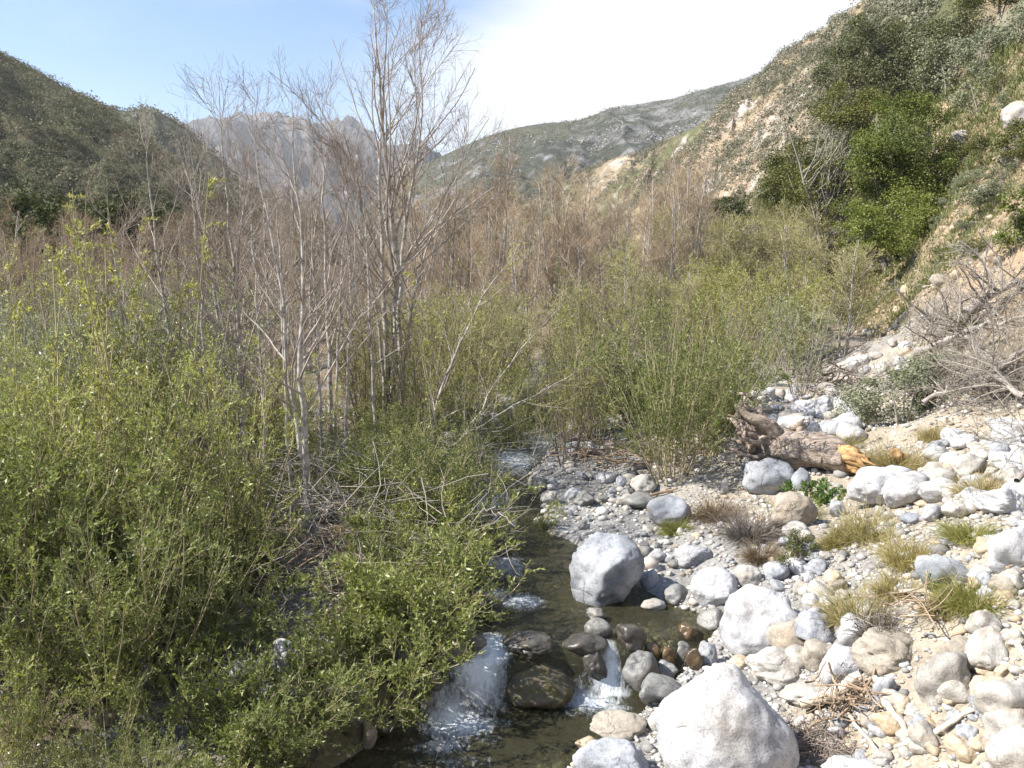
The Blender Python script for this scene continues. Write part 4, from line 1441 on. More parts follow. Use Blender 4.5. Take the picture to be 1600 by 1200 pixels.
S = {
    'mule': Species(lambda k: mk_willow(k, 'leaf_mule', 'twig_olive', 2.6, 15, 34, 9, 4, 7, .070, .0120, .004, .013, 'willow_shrub', 510, .8, .8, .3, .06), 4, 2.6),
    'willow': Species(lambda k: mk_willow(k, 'leaf_willow', 'twig_olive', 3.2, 13, 24, 9, 4, 8, .066, .0088, .004, .014, 'willow_shrub', 520, .55, .9, .35, .05), 4, 3.2),
    'silver': Species(lambda k: mk_willow(k, 'leaf_silver', 'twig_grey', 3.0, 14, 25, 9, 4, 10, .062, .0085, .004, .016, 'willow_shrub', 530, .6), 3, 3.0),
    'round': Species(lambda k: mk_willow(k, 'leaf_round', 'twig_olive', 2.6, 30, 36, 10, 4, 10, .060, .0088, .004, .010, 'willow_bush', 525, .6, .7, .3, .10), 2, 2.6),
    'low': Species(lambda k: mk_willow(k, 'leaf_mule', 'twig_olive', 1.2, 15, 60, 8, 4, 7, .066, .0115, .004, .008, 'low_shrub', 527, .7, .55, .25, .02), 3, 1.2),
    'thin': Species(lambda k: mk_willow(k, 'leaf_spring', 'twig_brown', 3.6, 13, 20, 10, 5, 5, .05, .010, .006, .019, 'alder_sapling', 540, .9), 4, 3.6),
    'wand': Species(lambda k: mk_willow(k, 'leaf_spring', 'twig_olive', 3.6, 4, 7, 12, 1, 9, .055, .010, .004, .016, 'willow_sapling', 550, .7, .3, .14, .3, .6), 3, 3.6),
    'bare': Species(lambda k: mk_bare(k), 5, 6.0),
    'barepale': Species(lambda k: mk_bare(k, 6.0, 3, 'twig_red', None, 740, nb=16, nt=8, ns=4, spread=12), 3, 6.0),
    'haze': Species(lambda k: mk_bare(k, 5.0, 3, 'twig_olive', 'leaf_spring', 760, 'alder_tree', 16, 8, 3, 12, .006, .06, .022, 3, .04, 1.5), 4, 5.0),
    'green': Species(lambda k: mk_willow(k, 'leaf_spring', 'twig_olive', 4.0, 18, 20, 9, 4, 7, .10, .022, .007, .02, 'willow_thicket', 580, .7, 1.0, .4), 3, 4.0),
    'bush': Species(lambda k: mk_crown(k, 2.2, 2.6, 'leaf_olive', 26, 130, .10, .42, 1300, 'hillside_bush', 'bark_branch', .05, .04, 5), 4, 2.2),
    'sagebush': Species(lambda k: mk_crown(k, 1.6, 2.3, 'leaf_sage', 30, 130, .08, .36, 1400, 'sage_bush', 'twig_grey', .05, .03, 5), 3, 1.6),
    'oakbush': Species(lambda k: mk_crown(k, 3.2, 3.6, 'leaf_oak', 34, 170, .14, .55, 1500, 'scrub_oak', 'bark_branch', .04, .06, 5), 4, 3.2),
}

# --- the tall bare alders of the foreground, each grown on its own
def hero(px, d, stems, label, seed, nb=15, bl=1.6, tw=.0034, leafy=0, name='alder_tree', nt=8, ns=4, tr=1.0, t0=.3, mat='twig_brown', lean_b=0):
    """stems: list of (list of (px,py) up the stem, base radius); all stand at about the distance d"""
    rng = np.random.default_rng(seed)
    base = gp(px, d)
    Ps, Rs = [], []
    for pts, r0 in stems:
        w_ = np.array([at(a, b, d + dd_) for (a, b, *o), dd_ in zip(pts, np.linspace(0, rng.uniform(-.5, .5), len(pts)))])
        w_[0] = base + np.array([w_[0][0] - base[0], w_[0][1] - base[1], -.15])
        cum = np.concatenate([[0], np.cumsum(np.linalg.norm(np.diff(w_, axis=0), axis=1))])
        u = np.linspace(0, cum[-1], 16)
        Pp = np.stack([np.interp(u, cum, w_[:, k]) for k in range(3)], -1)
        Pp[1:-1] = (Pp[:-2] + 2 * Pp[1:-1] + Pp[2:]) / 4
        Pp[1:] += rng.normal(size=(15, 3)) * .015
        Ps.append(Pp)
        Rs.append(r0 * tr * np.maximum(np.linspace(1, .0, 16), .03) ** .85)
    P, R = np.array(Ps) - base, np.array(Rs)
    P1, R1 = grow(rng, P, R, int(nb * 1.5), t0, .96, 42, bl * 1.35, 8, .40, .075, rr=.48, lt=.80, tpow=1.0)
    tw = tw * .78
    R1 = np.clip(R1, tw * 1.6, .024)
    P2, R2 = grow(rng, P1, R1, nt - 1, .15, 1, 34, .70, 5, .3, .10, r0=tw * 1.3, lt=.5)
    P3, R3 = grow(rng, P2, R2, ns - 1, .15, 1, 36, .26, 3, .25, .14, r0=tw * .85, lt=.3)
    R2, R3 = np.maximum(R2, tw * .8), np.maximum(R3, tw * .6)
    root = empty(name, tuple(base))
    kids = []
    for (Pt, Rt) in zip(P, R):
        V, Fc = tubes(Pt[None], Rt[None], 8)
        kids.append(obj('trunk', mesh_np('trunk', V, [Fc], M['bark_alder'], True), root))
    V, Fc = join([tubes(P1, R1, 5)])
    kids.append(obj('limbs', mesh_np('limbs', V, [Fc], M['bark_branch'], True), root))
    V, Fc = join([tubes(P2, R2, 3), tubes(P3, R3, 3)])
    kids.append(obj('crown', mesh_np('crown', V, [Fc], M[mat], True), root))
    if leafy:
        V, Fc = leaves(rng, P2[rng.random(len(P2)) < .5], leafy, .052, .015, .8)
        kids.append(obj('foliage', mesh_np('foliage', V, [Fc], M['leaf_spring'], fattr=np.clip(.5 + .25 * rng.normal(size=len(Fc)), 0, 1)), root))
    tag(root, label, 'tree')
    return root


hero(612, 15.6, [([(613, 700), (615, 600), (622, 450), (612, 340), (598, 200), (588, 60), (580, -40)], .085),
                 ([(608, 700), (606, 560), (597, 400), (592, 280), (600, 120), (606, -20)], .06),
                 ([(622, 660), (625, 520), (628, 380), (655, 240), (662, 120), (650, 10)], .055),
                 ([(620, 640), (640, 500), (668, 380), (712, 280), (745, 190)], .035),
                 ([(606, 660), (590, 480), (560, 340), (520, 220), (478, 110)], .038)],
     'tallest bare alder with several pale stems rising above the ridge line', 21, 16, 2.7, .0040, 0, nt=9, ns=5, t0=.34)
hero(482, 10.0, [([(484, 880), (478, 780), (474, 660), (468, 540), (478, 400), (462, 260), (452, 130)], .05),
                 ([(488, 875), (482, 770), (455, 620), (446, 540), (436, 430), (410, 300), (398, 190)], .042)],
     'slender twin stemmed alder with white trunks left of the stream', 22, 13, 1.1, .0026, 0, nt=7, ns=4, t0=.3)
hero(517, 14.0, [([(517, 745), (515, 620), (514, 540), (508, 400), (505, 280), (498, 150)], .05),
                 ([(520, 620), (528, 520), (536, 420), (548, 300), (545, 200)], .03)],
     'straight single alder just left of the tallest alder', 23, 15, 1.6, .0036, 0, nt=7, ns=4, t0=.3)
hero(382, 12.3, [([(385, 790), (383, 660), (376, 540), (366, 420), (352, 290), (342, 120)], .052),
                 ([(388, 780), (380, 640), (368, 520), (372, 400), (388, 280), (396, 150)], .04),
                 ([(380, 700), (360, 560), (330, 420), (305, 300), (280, 200)], .028)],
     'bare alder with a bunch of upright stems left of the twin stems', 24, 14, 1.6, .0032, 0, nt=8, ns=4, t0=.28)
hero(292, 13.5, [([(296, 740), (288, 650), (268, 540), (254, 450), (240, 360), (228, 250), (226, 180)], .05),
                 ([(290, 650), (250, 570), (215, 510), (180, 460)], .028)],
     'left leaning alder with silvery branches sweeping to the left', 25, 13, 1.5, .0034, 0, nt=8, ns=4, t0=.3)
hero(425, 17.0, [([(425, 720), (424, 600), (420, 480), (414, 360), (402, 230), (396, 130)], .05),
                 ([(428, 640), (440, 520), (452, 400), (458, 300)], .03)],
     'thin alder between the bunch of stems and the twin stems', 26, 14, 1.8, .0042, 0, nt=7, ns=4)
hero(555, 19.0, [([(555, 700), (553, 560), (548, 430), (540, 320), (530, 230)], .05)],
     'slender grey alder behind the straight single alder', 27, 14, 1.4, .0044, 0, nt=7, ns=4)
hero(690, 13.5, [([(640, 790), (655, 730), (680, 640), (715, 540), (760, 450), (830, 370)], .035),
                 ([(645, 780), (700, 700), (790, 640), (870, 600), (940, 565)], .026),
                 ([(650, 770), (720, 690), (800, 560), (900, 455)], .026)],
     'low sprawling alder whose long pale limbs reach right over the stream', 28, 10, 1.0, .003, 9, nt=8, ns=3, t0=.2, mat='twig_olive')
hero(745, 22.0, [([(740, 660), (738, 560), (735, 460), (738, 380)], .05), ([(744, 640), (752, 540), (765, 430)], .04)],
     'small alder with orange brown twigs right of the tallest alder', 29, 12, 1.3, .005, 0, nt=7, ns=4, mat='twig_red')
hero(915, 24.0, [([(915, 600), (913, 520), (908, 440), (903, 380)], .055), ([(917, 590), (918, 500), (880, 385)], .03)],
     'pale trunked alder standing in front of the brown thicket', 30, 12, 1.3, .0055, 0, nt=7, ns=4, mat='twig_red')

hero(408, 11.4, [([(410, 820), (412, 700), (408, 560), (400, 430), (388, 320), (380, 230)], .034)],
     'thin white stemmed alder just left of the twin stemmed alder', 31, 13, 1.0, .003, 0, nt=6, ns=4)
hero(545, 12.4, [([(545, 790), (540, 680), (545, 560), (552, 440), (556, 330), (565, 250)], .034)],
     'thin upright alder between the twin stems and the tallest alder', 32, 13, 1.1, .003, 0, nt=6, ns=4)
hero(225, 12.0, [([(228, 780), (222, 660), (200, 540), (182, 430), (170, 340), (166, 270)], .034)],
     'thin bare alder at the far left of the bare stems', 33, 12, 1.2, .003, 0, nt=6, ns=4)
hero(452, 10.8, [([(456, 850), (450, 700), (446, 560), (440, 430), (430, 300), (424, 210)], .03)],
     'slim near vertical alder stem close beside the twin stems', 35, 10, .9, .0028, 0, nt=6, ns=4)
hero(505, 12.8, [([(506, 780), (500, 660), (498, 520), (488, 400), (486, 280), (480, 190)], .034)],
     'slim pale alder just left of the straight single alder', 36, 10, 1.0, .003, 0, nt=6, ns=4)
hero(585, 14.0, [([(588, 740), (586, 620), (578, 500), (574, 380), (566, 280), (560, 200)], .036)],
     'slim straight alder touching the tallest alder on its left', 37, 10, 1.0, .003, 0, nt=6, ns=4)
hero(330, 12.0, [([(332, 780), (330, 660), (318, 520), (312, 420), (300, 310), (292, 230)], .032)],
     'slim alder leaning a little left beside the forked alder', 38, 10, 1.0, .003, 0, nt=6, ns=4)
hero(352, 15.0, [([(352, 700), (350, 600), (340, 480), (318, 360), (300, 250), (292, 180)], .04), ([(354, 690), (362, 560), (364, 440), (376, 320), (372, 240)], .034)],
     'forked alder behind the bunch of upright stems', 34, 12, 1.4, .0036, 0, nt=7, ns=4)

# --- far thicket of bare alders on the valley floor
def zone(sp, n, px0, px1, d0, d1, h0, h1, label, cat, group, seed, wide=1.0, ok=None):
    rng = np.random.default_rng(seed)
    for i in range(n):
        u = (i + rng.uniform(.1, .9)) / n
        px = px0 + (px1 - px0) * ((u * 7.3 + rng.uniform(0, .12)) % 1.0)
        d = d0 + (d1 - d0) * u
        if ok and not ok(px, d):
            continue
        S[sp].put(tuple(gp(px, d)), rng.uniform(h0, h1), label, cat, group, wide=wide)


zone('bare', 46, 680, 1090, 30, 62, 4.6, 7.6, 'bare reddish brown alder crowded in the thicket beyond the tallest alder', 'tree', 'bare alders of the far thicket', 1)
zone('bare', 16, 430, 740, 26, 48, 4.6, 6.2, 'bare brown alder seen behind the trunk of the tallest alder', 'tree', 'bare alders behind the tall alder', 2)
zone('barepale', 26, -60, 440, 24, 46, 4.0, 5.4, 'dull grey brown leafless tree at the foot of the left hillside', 'tree', 'leafless trees below the left hillside', 3)
zone('haze', 20, 1050, 1290, 34, 60, 3.6, 5.0, 'green hazy young alder at the far end of the right thicket', 'tree', 'hazy young alders on the right', 4)
zone('haze', 13, 840, 1080, 22, 32, 3.0, 3.8, 'leafing alder sapling in front of the brown thicket', 'tree', 'leafing saplings before the thicket', 5)
zone('green', 12, 1040, 1240, 24, 36, 2.4, 3.2, 'rounded green willow between the valley thicket and the slope', 'shrub', 'green willows by the slope', 6)
zone('thin', 24, 560, 960, 13.5, 22, 2.3, 3.3, 'twiggy half leafed shrub in the middle of the valley floor', 'shrub', 'half leafed shrubs of the middle ground', 7, ok=lambda px, d: abs(gp(px, d)[0] - xs(d)) > 1.1)
zone('willow', 12, 640, 960, 15, 24, 2.2, 3.0, 'green leafy willow under the bare alders of the middle ground', 'shrub', 'green willows of the middle ground', 8, ok=lambda px, d: abs(gp(px, d)[0] - xs(d)) > 1.1)
zone('silver', 16, -40, 330, 11, 19, 2.5, 3.3, 'silvery leaved willow on the far left behind the green shrubs', 'shrub', 'silvery willows on the left', 9)
zone('thin', 14, 0, 600, 15, 24, 2.6, 3.8, 'brown twiggy shrub behind the left leaning alder', 'shrub', 'brown shrubs behind the leaning alder', 10)
zone('willow', 17, -60, 390, 8.5, 13.0, 1.9, 2.6, 'yellow green willow in the dense left hand thicket', 'shrub', 'yellow green willows of the left thicket', 11)
CL = lambda px, d: not ((385 < px < 510 and 6.5 < d < 7.9) or (400 < px < 570 and d < 10.2))
zone('mule', 19, -80, 400, 6.4, 9.0, 1.4, 2.2, 'dense olive green shrub in the lower left foreground', 'shrub', 'olive green foreground shrubs', 12, ok=CL)
zone('mule', 5, 420, 640, 10.8, 13.5, .8, 1.3, 'low leafy shrub around the foot of the twin stemmed alder', 'shrub', 'low shrubs at the twin alder', 13)
zone('wand', 6, 60, 240, 9.5, 11.5, 3.6, 4.6, 'tall leafy wand rising from the left thicket against the hillside', 'sapling', 'leafy wands of the left thicket', 14)

zone('low', 24, 200, 680, 6.0, 10.0, .6, 1.05, 'low sprawling shrub along the left bank of the stream', 'shrub', 'low shrubs of the left stream bank', 15, 1.0, ok=lambda px, d: CL(px, d) and gp(px, d)[0] < xs(d) - np.interp(d, HW_Y, HW_X) - .05)
zone('mule', 6, -60, 330, 5.3, 6.2, .6, .95, 'dark leafy shrub at the bottom left corner of the view', 'shrub', 'shrubs of the bottom left corner', 16)
zone('mule', 22, 600, 830, 10.2, 17, 1.0, 1.5, 'leafy shrub arching over the upper stream from its left bank', 'shrub', 'shrubs arching over the upper stream', 24, 1.15, ok=lambda px, d: gp(px, d)[0] < xs(d) - .15)
zone('willow', 6, 830, 960, 15, 21, 1.3, 1.9, 'light green willow on the upstream gravel left of the lone bush', 'shrub', 'willows on the upstream gravel', 25)
zone('low', 10, 620, 800, 10.5, 14, .7, 1.1, 'low green shrub beside the upstream riffle', 'shrub', 'low shrubs by the riffle', 17, 1.2, ok=lambda px, d: abs(gp(px, d)[0] - xs(d)) > .75)
zone('low', 9, 1000, 1180, 16, 22, .9, 1.4, 'low undergrowth shrub behind the lone willow bush', 'shrub', 'undergrowth behind the lone bush', 18, 1.3)
zone('willow', 9, 720, 900, 16.5, 26, 1.8, 2.6, 'green willow closing the stream corridor far upstream', 'shrub', 'willows closing the stream corridor', 23, 1.2)
zone('oakbush', 20, -80, 350, 52, 74, 5.6, 7.6, 'dark leaved evergreen standing in for the shaded strip below the left hillside', 'tree', 'dark evergreens for the shade below the left hillside', 19)  # dense dark leaves stand in for the shade of this strip
zone('willow', 8, 380, 640, 13, 18, 1.5, 2.2, 'leafy willow standing between the bare alder trunks', 'shrub', 'willows between the alder trunks', 20)
# shrubs rooted on the bank and drooping over the water
for k, (yy, dx_) in enumerate([(5.9, .1), (6.4, .05), (6.9, .0), (7.3, .05), (7.8, .0), (8.3, .0), (8.9, .05), (9.5, .0), (10.2, .0), (11, 0)]):
    x_ = float(xs(yy) - np.interp(yy, HW_Y, HW_X) - .30 - .25 * (yy > 8) + dx_)
    S['low'].put((x_, yy, float(H(x_, yy))), .85 + .1 * (k % 3) - (.30 if k < 3 else 0), 'leafy shrub drooping from the left bank over the dark water', 'shrub', 'shrubs drooping over the water', wide=1.15)

# --- single shrubs that stand out
def put(sp, px, d, h, label, cat='shrub', wide=1.0, rot=None):
    return S[sp].put(tuple(gp(px, d)), h, label, cat, None, rot, wide=wide)


put('round', 1050, 12.9, 2.75, 'round green willow bush standing alone on the gravel bar', wide=.85)
put('round', 1100, 14.5, 2.5, 'green willow right behind the lone willow bush', wide=.8)
put('thin', 1000, 17.0, 3.0, 'pale twiggy shrub left behind the lone willow bush')
put('silver', 1250, 20.0, 2.6, 'pale silvery willow at the foot of the right slope', wide=1.1)
put('silver', 1195, 22.0, 2.4, 'pale willow left of the silvery willow at the slope foot', wide=1.1)
put('thin', 1130, 18.0, 2.7, 'twiggy green shrub between the lone willow bush and the pale willow', wide=1.1)
put('haze', 1318, 27.0, 4.3, 'broad grey green alder leaning from the foot of the right slope', 'tree', wide=1.2)
put('haze', 1250, 30.0, 4.2, 'grey green alder left of the broad leaning alder', 'tree', wide=1.2)
put('mule', 600, 8.4, .95, 'leafy shrub drooping over the left chute of the stream', wide=1.1)
put('mule', 655, 8.8, .75, 'bright green shrub hanging over the upper pool', wide=1.1)
put('mule', 640, 10.2, 1.3, 'green shrub behind the bright shrub on the left stream bank', wide=1.1)
put('low', 585, 7.6, .5, 'shaded green shrub by the white cube boulder', wide=1.0)
put('mule', 690, 11.6, 1.0, 'leafy shrub leaning right over the riffle', wide=1.1)
put('willow', 735, 13.2, 1.2, 'low green shrub on the far bank of the riffle', wide=1.1)
put('low', 835, 11.6, .5, 'low green sprigs in front of the upstream gravel', wide=1.2)
put('wand', 700, 12.5, 3.4, 'thin leafy sapling right of the tallest alder', 'sapling')

# --- trees on the right slope
def crown(px, d, h, wdt, leaf, label, seed, name='oak_tree', cat='tree', base_py=None, **kw):
    p = gp(px, d) if base_py is None else at(px, base_py, d)
    r = mk_crown(0, h, wdt, leaf, seed=seed, name=name, **kw)
    r.location = tuple(p)
    tag(r, label, cat)
    return r


crown(1402, 42, 8.8, 5.3, 'leaf_bright', 'bright green tree standing out on the right slope', 31, 'slope_tree', nclu=190, nl=260, ll=.105, clr=.62, low=.0, base_py=412, lumps=11)
crown(1292, 50, 10.8, 6.6, 'leaf_mid', 'dark olive tree left of the bright green tree', 32, 'slope_tree', nclu=150, nl=230, ll=.12, clr=.68, low=.0, base_py=405, lumps=10)
crown(1222, 56, 7.8, 5.8, 'leaf_mid', 'lower grey green tree at the left end of the slope trees', 33, 'slope_tree', nclu=110, nl=200, ll=.13, clr=.65, low=.0, base_py=392, lumps=8)
crown(1408, 62, 7.4, 10.5, 'leaf_dome', 'wide domed oak high on the slope behind the bright green tree', 34, 'oak_tree', nclu=260, nl=230, ll=.15, clr=.9, low=.0, base_py=192, lumps=18, tm=.62)
crown(1392, 40.5, 5.2, 4.6, 'leaf_bright', 'lower green crown filling the foot of the bright green tree', 51, 'slope_tree', nclu=110, nl=230, ll=.105, clr=.6, low=.0, base_py=425, lumps=8)
crown(1335, 66, 5.6, 7.0, 'leaf_dome', 'domed oak left of the wide domed oak', 35, 'oak_tree', nclu=120, nl=200, ll=.15, clr=.8, low=.0, base_py=170, lumps=9, tm=.6)
crown(1432, 38, 3.0, 3.0, 'leaf_bright', 'low round green bush at the foot of the bright green tree', 36, 'hillside_bush', 'shrub', nclu=60, nl=230, ll=.09, clr=.5, low=.02, tr=.06, base_py=408)
crown(1362, 36, 2.6, 2.0, 'leaf_bright', 'green bush leaning out left of the bright green tree foot', 37, 'hillside_bush', 'shrub', nclu=44, nl=200, ll=.09, clr=.45, low=.02, tr=.05, base_py=416)
crown(1602, 21, 2.1, 1.5, 'leaf_bright', 'dark green bush cut by the right edge below the slope boulders', 38, 'hillside_bush', 'shrub', nclu=40, nl=160, ll=.085, clr=.33, low=.02, tr=.04, base_py=425)
crown(1560, 52, 3.2, 4.2, 'leaf_olive', 'green bush in the top right corner of the slope', 39, 'hillside_bush', 'shrub', nclu=40, nl=150, ll=.15, clr=.6, low=.02, tr=.06, base_py=28)
crown(1190, 74, 4.4, 4.0, 'leaf_oak', 'dark round oak at the bottom of the right hillside', 40, 'oak_tree', nclu=50, nl=140, ll=.2, clr=.6, low=.02, base_py=386)
crown(1125, 95, 5.2, 6.0, 'leaf_oak', 'dark oak beneath the rocky face of the right hillside', 41, 'oak_tree', nclu=60, nl=140, ll=.24, clr=.8, low=.02, base_py=385)
for k, (px, py, d, h, wd, lb) in enumerate([
        (1480, 120, 56, 3.4, 4.6, 'grey green bush right of the wide domed oak'), (1540, 90, 50, 3.0, 4.4, 'big sage coloured bush near the top right of the slope'),
        (1600, 70, 45, 2.0, 3.0, 'sage coloured bush at the right edge above the big slope boulder'), (1535, 180, 44, 2.6, 3.6, 'pale bush above the round tan boulder'),
        (1590, 280, 31, 1.6, 2.2, 'olive bush beside the dark pointed outcrop'), (1535, 225, 38, 1.0, 1.8, 'grey bush between the slope boulders'),
        (1505, 270, 41, 1.4, 2.0, 'brownish bush in the shadow of the bright green tree'), (1545, 345, 29, 1.0, 1.8, 'pale sage tuft under the pointed outcrop'),
        (1612, 310, 29, 1.1, 1.6, 'green bush under the tan slope boulders at the right edge')]):
    S['sagebush' if k < 4 or k == 7 else 'bush'].put(tuple(at(px, py, d) * np.array([1, 1, 0]) + np.array([0, 0, float(H(*at(px, py, d)[:2])) - .1])), h, lb, 'shrub', None, wide=wd / h * (1.6 / 2.3 if (k < 4 or k == 7) else 2.2 / 2.6))
rng = np.random.default_rng(78)
for k in range(44):
    d = 20 + 36 * rng.random()
    px = rng.uniform(1440, 1640)
    x_ = (px - 800) / F * d * 1.0
    if x_ - np.interp(d, XR_Y, XR_X) < 1.6:
        continue
    S['sagebush' if k % 2 else 'bush'].put((x_, d, float(H(x_, d)) - .05), rng.uniform(.35, .8) * (d / 30) ** .5, 'low grey green bush in the grass of the right slope', 'shrub', 'low bushes of the right slope', wide=1.2)
# oaks low on the right hillside
rng = np.random.default_rng(77)
for k in range(26):
    px = rng.uniform(1080, 1330)
    py = 395 - (px - 1080) * .28 + rng.uniform(-75, 15) * (.5 + .5 * rng.random())
    # find the hill surface under that pixel
    P_, pxs_, v_ = PR
    j = int(np.clip(np.searchsorted(pxs_, px), 0, len(pxs_) - 1))
    colp = P_[:, j]
    pyy = 600 - F * (((colp[:, 2] - CZ) * CP + colp[:, 1] * SP) / (colp[:, 1] * CP - (colp[:, 2] - CZ) * SP))
    i = int(np.argmin(np.abs(pyy - py)))
    d = colp[i, 1]
    S['oakbush'].put(tuple(colp[i] + np.array([0, 0, -.2])), rng.uniform(2.2, 3.6) * (d / 90) ** .5, 'dark rounded scrub oak on the lower right hillside', 'shrub', 'scrub oaks of the lower right hillside')
# sage and herbs on the terrace
put('sagebush', 1405, 15.2, 1.05, 'soft grey green sage bush behind the log on the terrace', wide=1.25)
put('sagebush', 1465, 15.6, .9, 'grey green sage bush right half of the terrace clump', wide=1.25)
put('sagebush', 1348, 16.2, .7, 'small grey sage left of the terrace clump', wide=1.3)
S['bush'].put(tuple(hit(1250, 888)), .42, 'dark olive sage bush over the grey stones on the right bank', 'shrub', None, wide=1.0)
S['bush'].put(tuple(hit(1500, 545)), .8, 'green bush among the dead branches', 'shrub', None, wide=1.3)

# --- grass tufts
def mk_tuft(name, n, h, spread, mat, seed, droop=.5, w=.004, base=.08):
    rng = np.random.default_rng(seed)
    a = rng.uniform(0, 2 * PI, n)
    rr = base * np.sqrt(rng.random(n)) * (1 + .5 * np.sin(3 * a + seed))
    tilt = np.radians(spread) * rng.random(n) ** .7
    d = np.stack([np.cos(a) * np.sin(tilt), np.sin(a) * np.sin(tilt), np.cos(tilt)], -1)
    a2 = a + rng.normal(0, .6, n)
    p = np.stack([np.cos(a2) * rr, np.sin(a2) * rr, np.full(n, -.01)], -1)
    L = h * rng.uniform(.25, 1.15, n) * (1 - .3 * np.sin(2 * a + seed * 1.7))
    side = rand_perp(rng, d)
    rows = []
    nseg = 4
    for s in range(nseg):
        ww = w * (1 - s / (nseg - 1)) ** .7 + .0006
        rows.append((p - side * ww, p + side * ww))
        p = p + d * (L / (nseg - 1))[:, None]
        d = unit(d + np.array([0, 0, -droop * .35]) + .24 * rng.normal(size=d.shape))
    V = np.stack([q for r in rows for q in r], 1).reshape(-1, 3)
    b = (np.arange(n) * nseg * 2)[:, None]
    Fq = np.concatenate([np.stack([b + 2 * s, b + 2 * s + 1, b + 2 * s + 3, b + 2 * s + 2], -1).reshape(-1, 4) for s in range(nseg - 1)])
    t = np.clip(.45 + .28 * rng.normal(size=n), 0, 1)
    return mesh_np(name, V, [Fq], M[mat], fattr=np.tile(t, nseg - 1))


TUFT = [
    ((1298, 1420, 788, 846), 'grass_olive', 'large dry golden grass tuft below the white boulders'), ((1378, 1472, 828, 888), 'grass_olive', 'olive grass tuft on the bare sand of the terrace'),
    ((1296, 1400, 905, 985), 'grass_olive', 'wide grass tuft hanging over the cut sandy bank'), ((1370, 1432, 890, 935), 'grass_olive', 'small grass tuft left of the tilted slab'),
    ((1462, 1582, 895, 955), 'grass_green', 'greenest grass tuft right of the tilted slab'), ((1478, 1558, 806, 848), 'grass_green', 'green grass tuft near the rounded boulder at the right edge'),
    ((1140, 1205, 785, 850), 'grass_grey', 'dark grey dead grass clump beside the tan rounded boulder'), ((1355, 1455, 682, 742), 'grass_dry', 'golden dry grass behind the large white boulder'),
    ((1222, 1272, 776, 816), 'grass_green', 'small green tuft growing in front of the tan rounded boulder'), ((1042, 1072, 808, 836), 'grass_green', 'small green tuft at the foot of the gravel bar boulder'),
    ((1168, 1212, 842, 880), 'grass_rust', 'rust brown tuft above the blue white boulder'), ((1275, 1345, 668, 705), 'grass_olive', 'dry grass between the log and the sage bush'),
    ((1330, 1400, 700, 735), 'grass_dry', 'thin golden grass right behind the broken end of the log'), ((1090, 1150, 770, 815), 'grass_rust', 'brown weeds right of the gravel bar boulder'),
    ((1500, 1560, 730, 790), 'grass_dry', 'dry weeds among the rubble by the right edge'), ((1440, 1500, 930, 960), 'grass_dry', 'dry tuft behind the driftwood pile'),
    ((1340, 1420, 950, 1000), 'grass_grey', 'grey dead tuft on the overhanging rock'), ((1430, 1500, 660, 690), 'grass_dry', 'dry grass at the foot of the sage bush clump'),
    ((1285, 1330, 820, 860), 'grass_olive', 'olive tuft on the bank edge above the bare sand'),
]
for k, ((l, r, t, b), mt, lb) in enumerate(TUFT):
    p = hit((l + r) / 2, b - (b - t) * .12)
    dd = p[1] * CP + (CZ - p[2]) * SP
    w_ = (r - l) / F * dd
    h_ = (b - t) / F * dd
    o = obj('grass_tuft', mesh_np and mk_tuft('grass_tuft', 1500, max(h_ * .95, w_ * .40), 80, mt, 4000 + k, .95, .0016 + .0001 * dd, w_ * .30), None, tuple(p))
    o.rotation_euler = (0, 0, k)
    tag(o, lb, 'grass')
# herb with bright leaves beside the log
rng = np.random.default_rng(8)
h0 = mk_willow(0, 'leaf_green', 'twig_olive', .5, 14, 50, 4, 2, 8, .055, .014, .003, .005, 'green_herb', 590, .8, .2, .1)
h0.location = tuple(hit(1274, 788))
tag(h0, 'bright green leafy herb under the middle of the fallen log', 'herb')

# grass growing on the slope: uncountable
rng = np.random.default_rng(90)
n = 60000
gxp = rng.uniform(8, 34, n)
gyp = rng.uniform(14, 60, n)
sl_ = gxp - np.interp(gyp, XR_Y, XR_X)
keep = (sl_ > -.2) & (fbm(p3(gxp, gyp, .35, 3), 4, 21) + .35 * rng.normal(size=n) + .05 * sl_ > -.22)
gxp, gyp = gxp[keep], gyp[keep]
n = len(gxp)
base = np.stack([gxp, gyp, H(gxp, gyp)], -1)
NB = 5
base = np.repeat(base, NB, 0) + rng.normal(size=(n * NB, 3)) * np.array([.12, .12, 0])
L = .13 * rng.uniform(.5, 1.6, (len(base), 1)) * np.clip(base[:, 1:2] / 22, .8, 2.2)
d = unit(rng.normal(size=base.shape) * .55 + np.array([0, 0, 1]))
s = rand_perp(rng, d) * .018 * np.clip(base[:, 1:2] / 22, .8, 2.5)
V = np.stack([base - s, base + s, base + d * L], 1).reshape(-1, 3)
tint = np.clip(.5 + .5 * fbm(base * .4, 3, 95) + .15 * rng.normal(size=len(base)), 0, 1)
mg = mat_leaf('slope_grass', (.12, .145, .045), (.22, .205, .10), .3, .6, .3, .0, (.33, .27, .17))
o = obj('grass', mesh_np('grass', V, [np.arange(len(V)).reshape(-1, 3)], mg, fattr=tint))
tag(o, 'short green and straw coloured grass on the lower right slope', 'grass', kind='stuff')
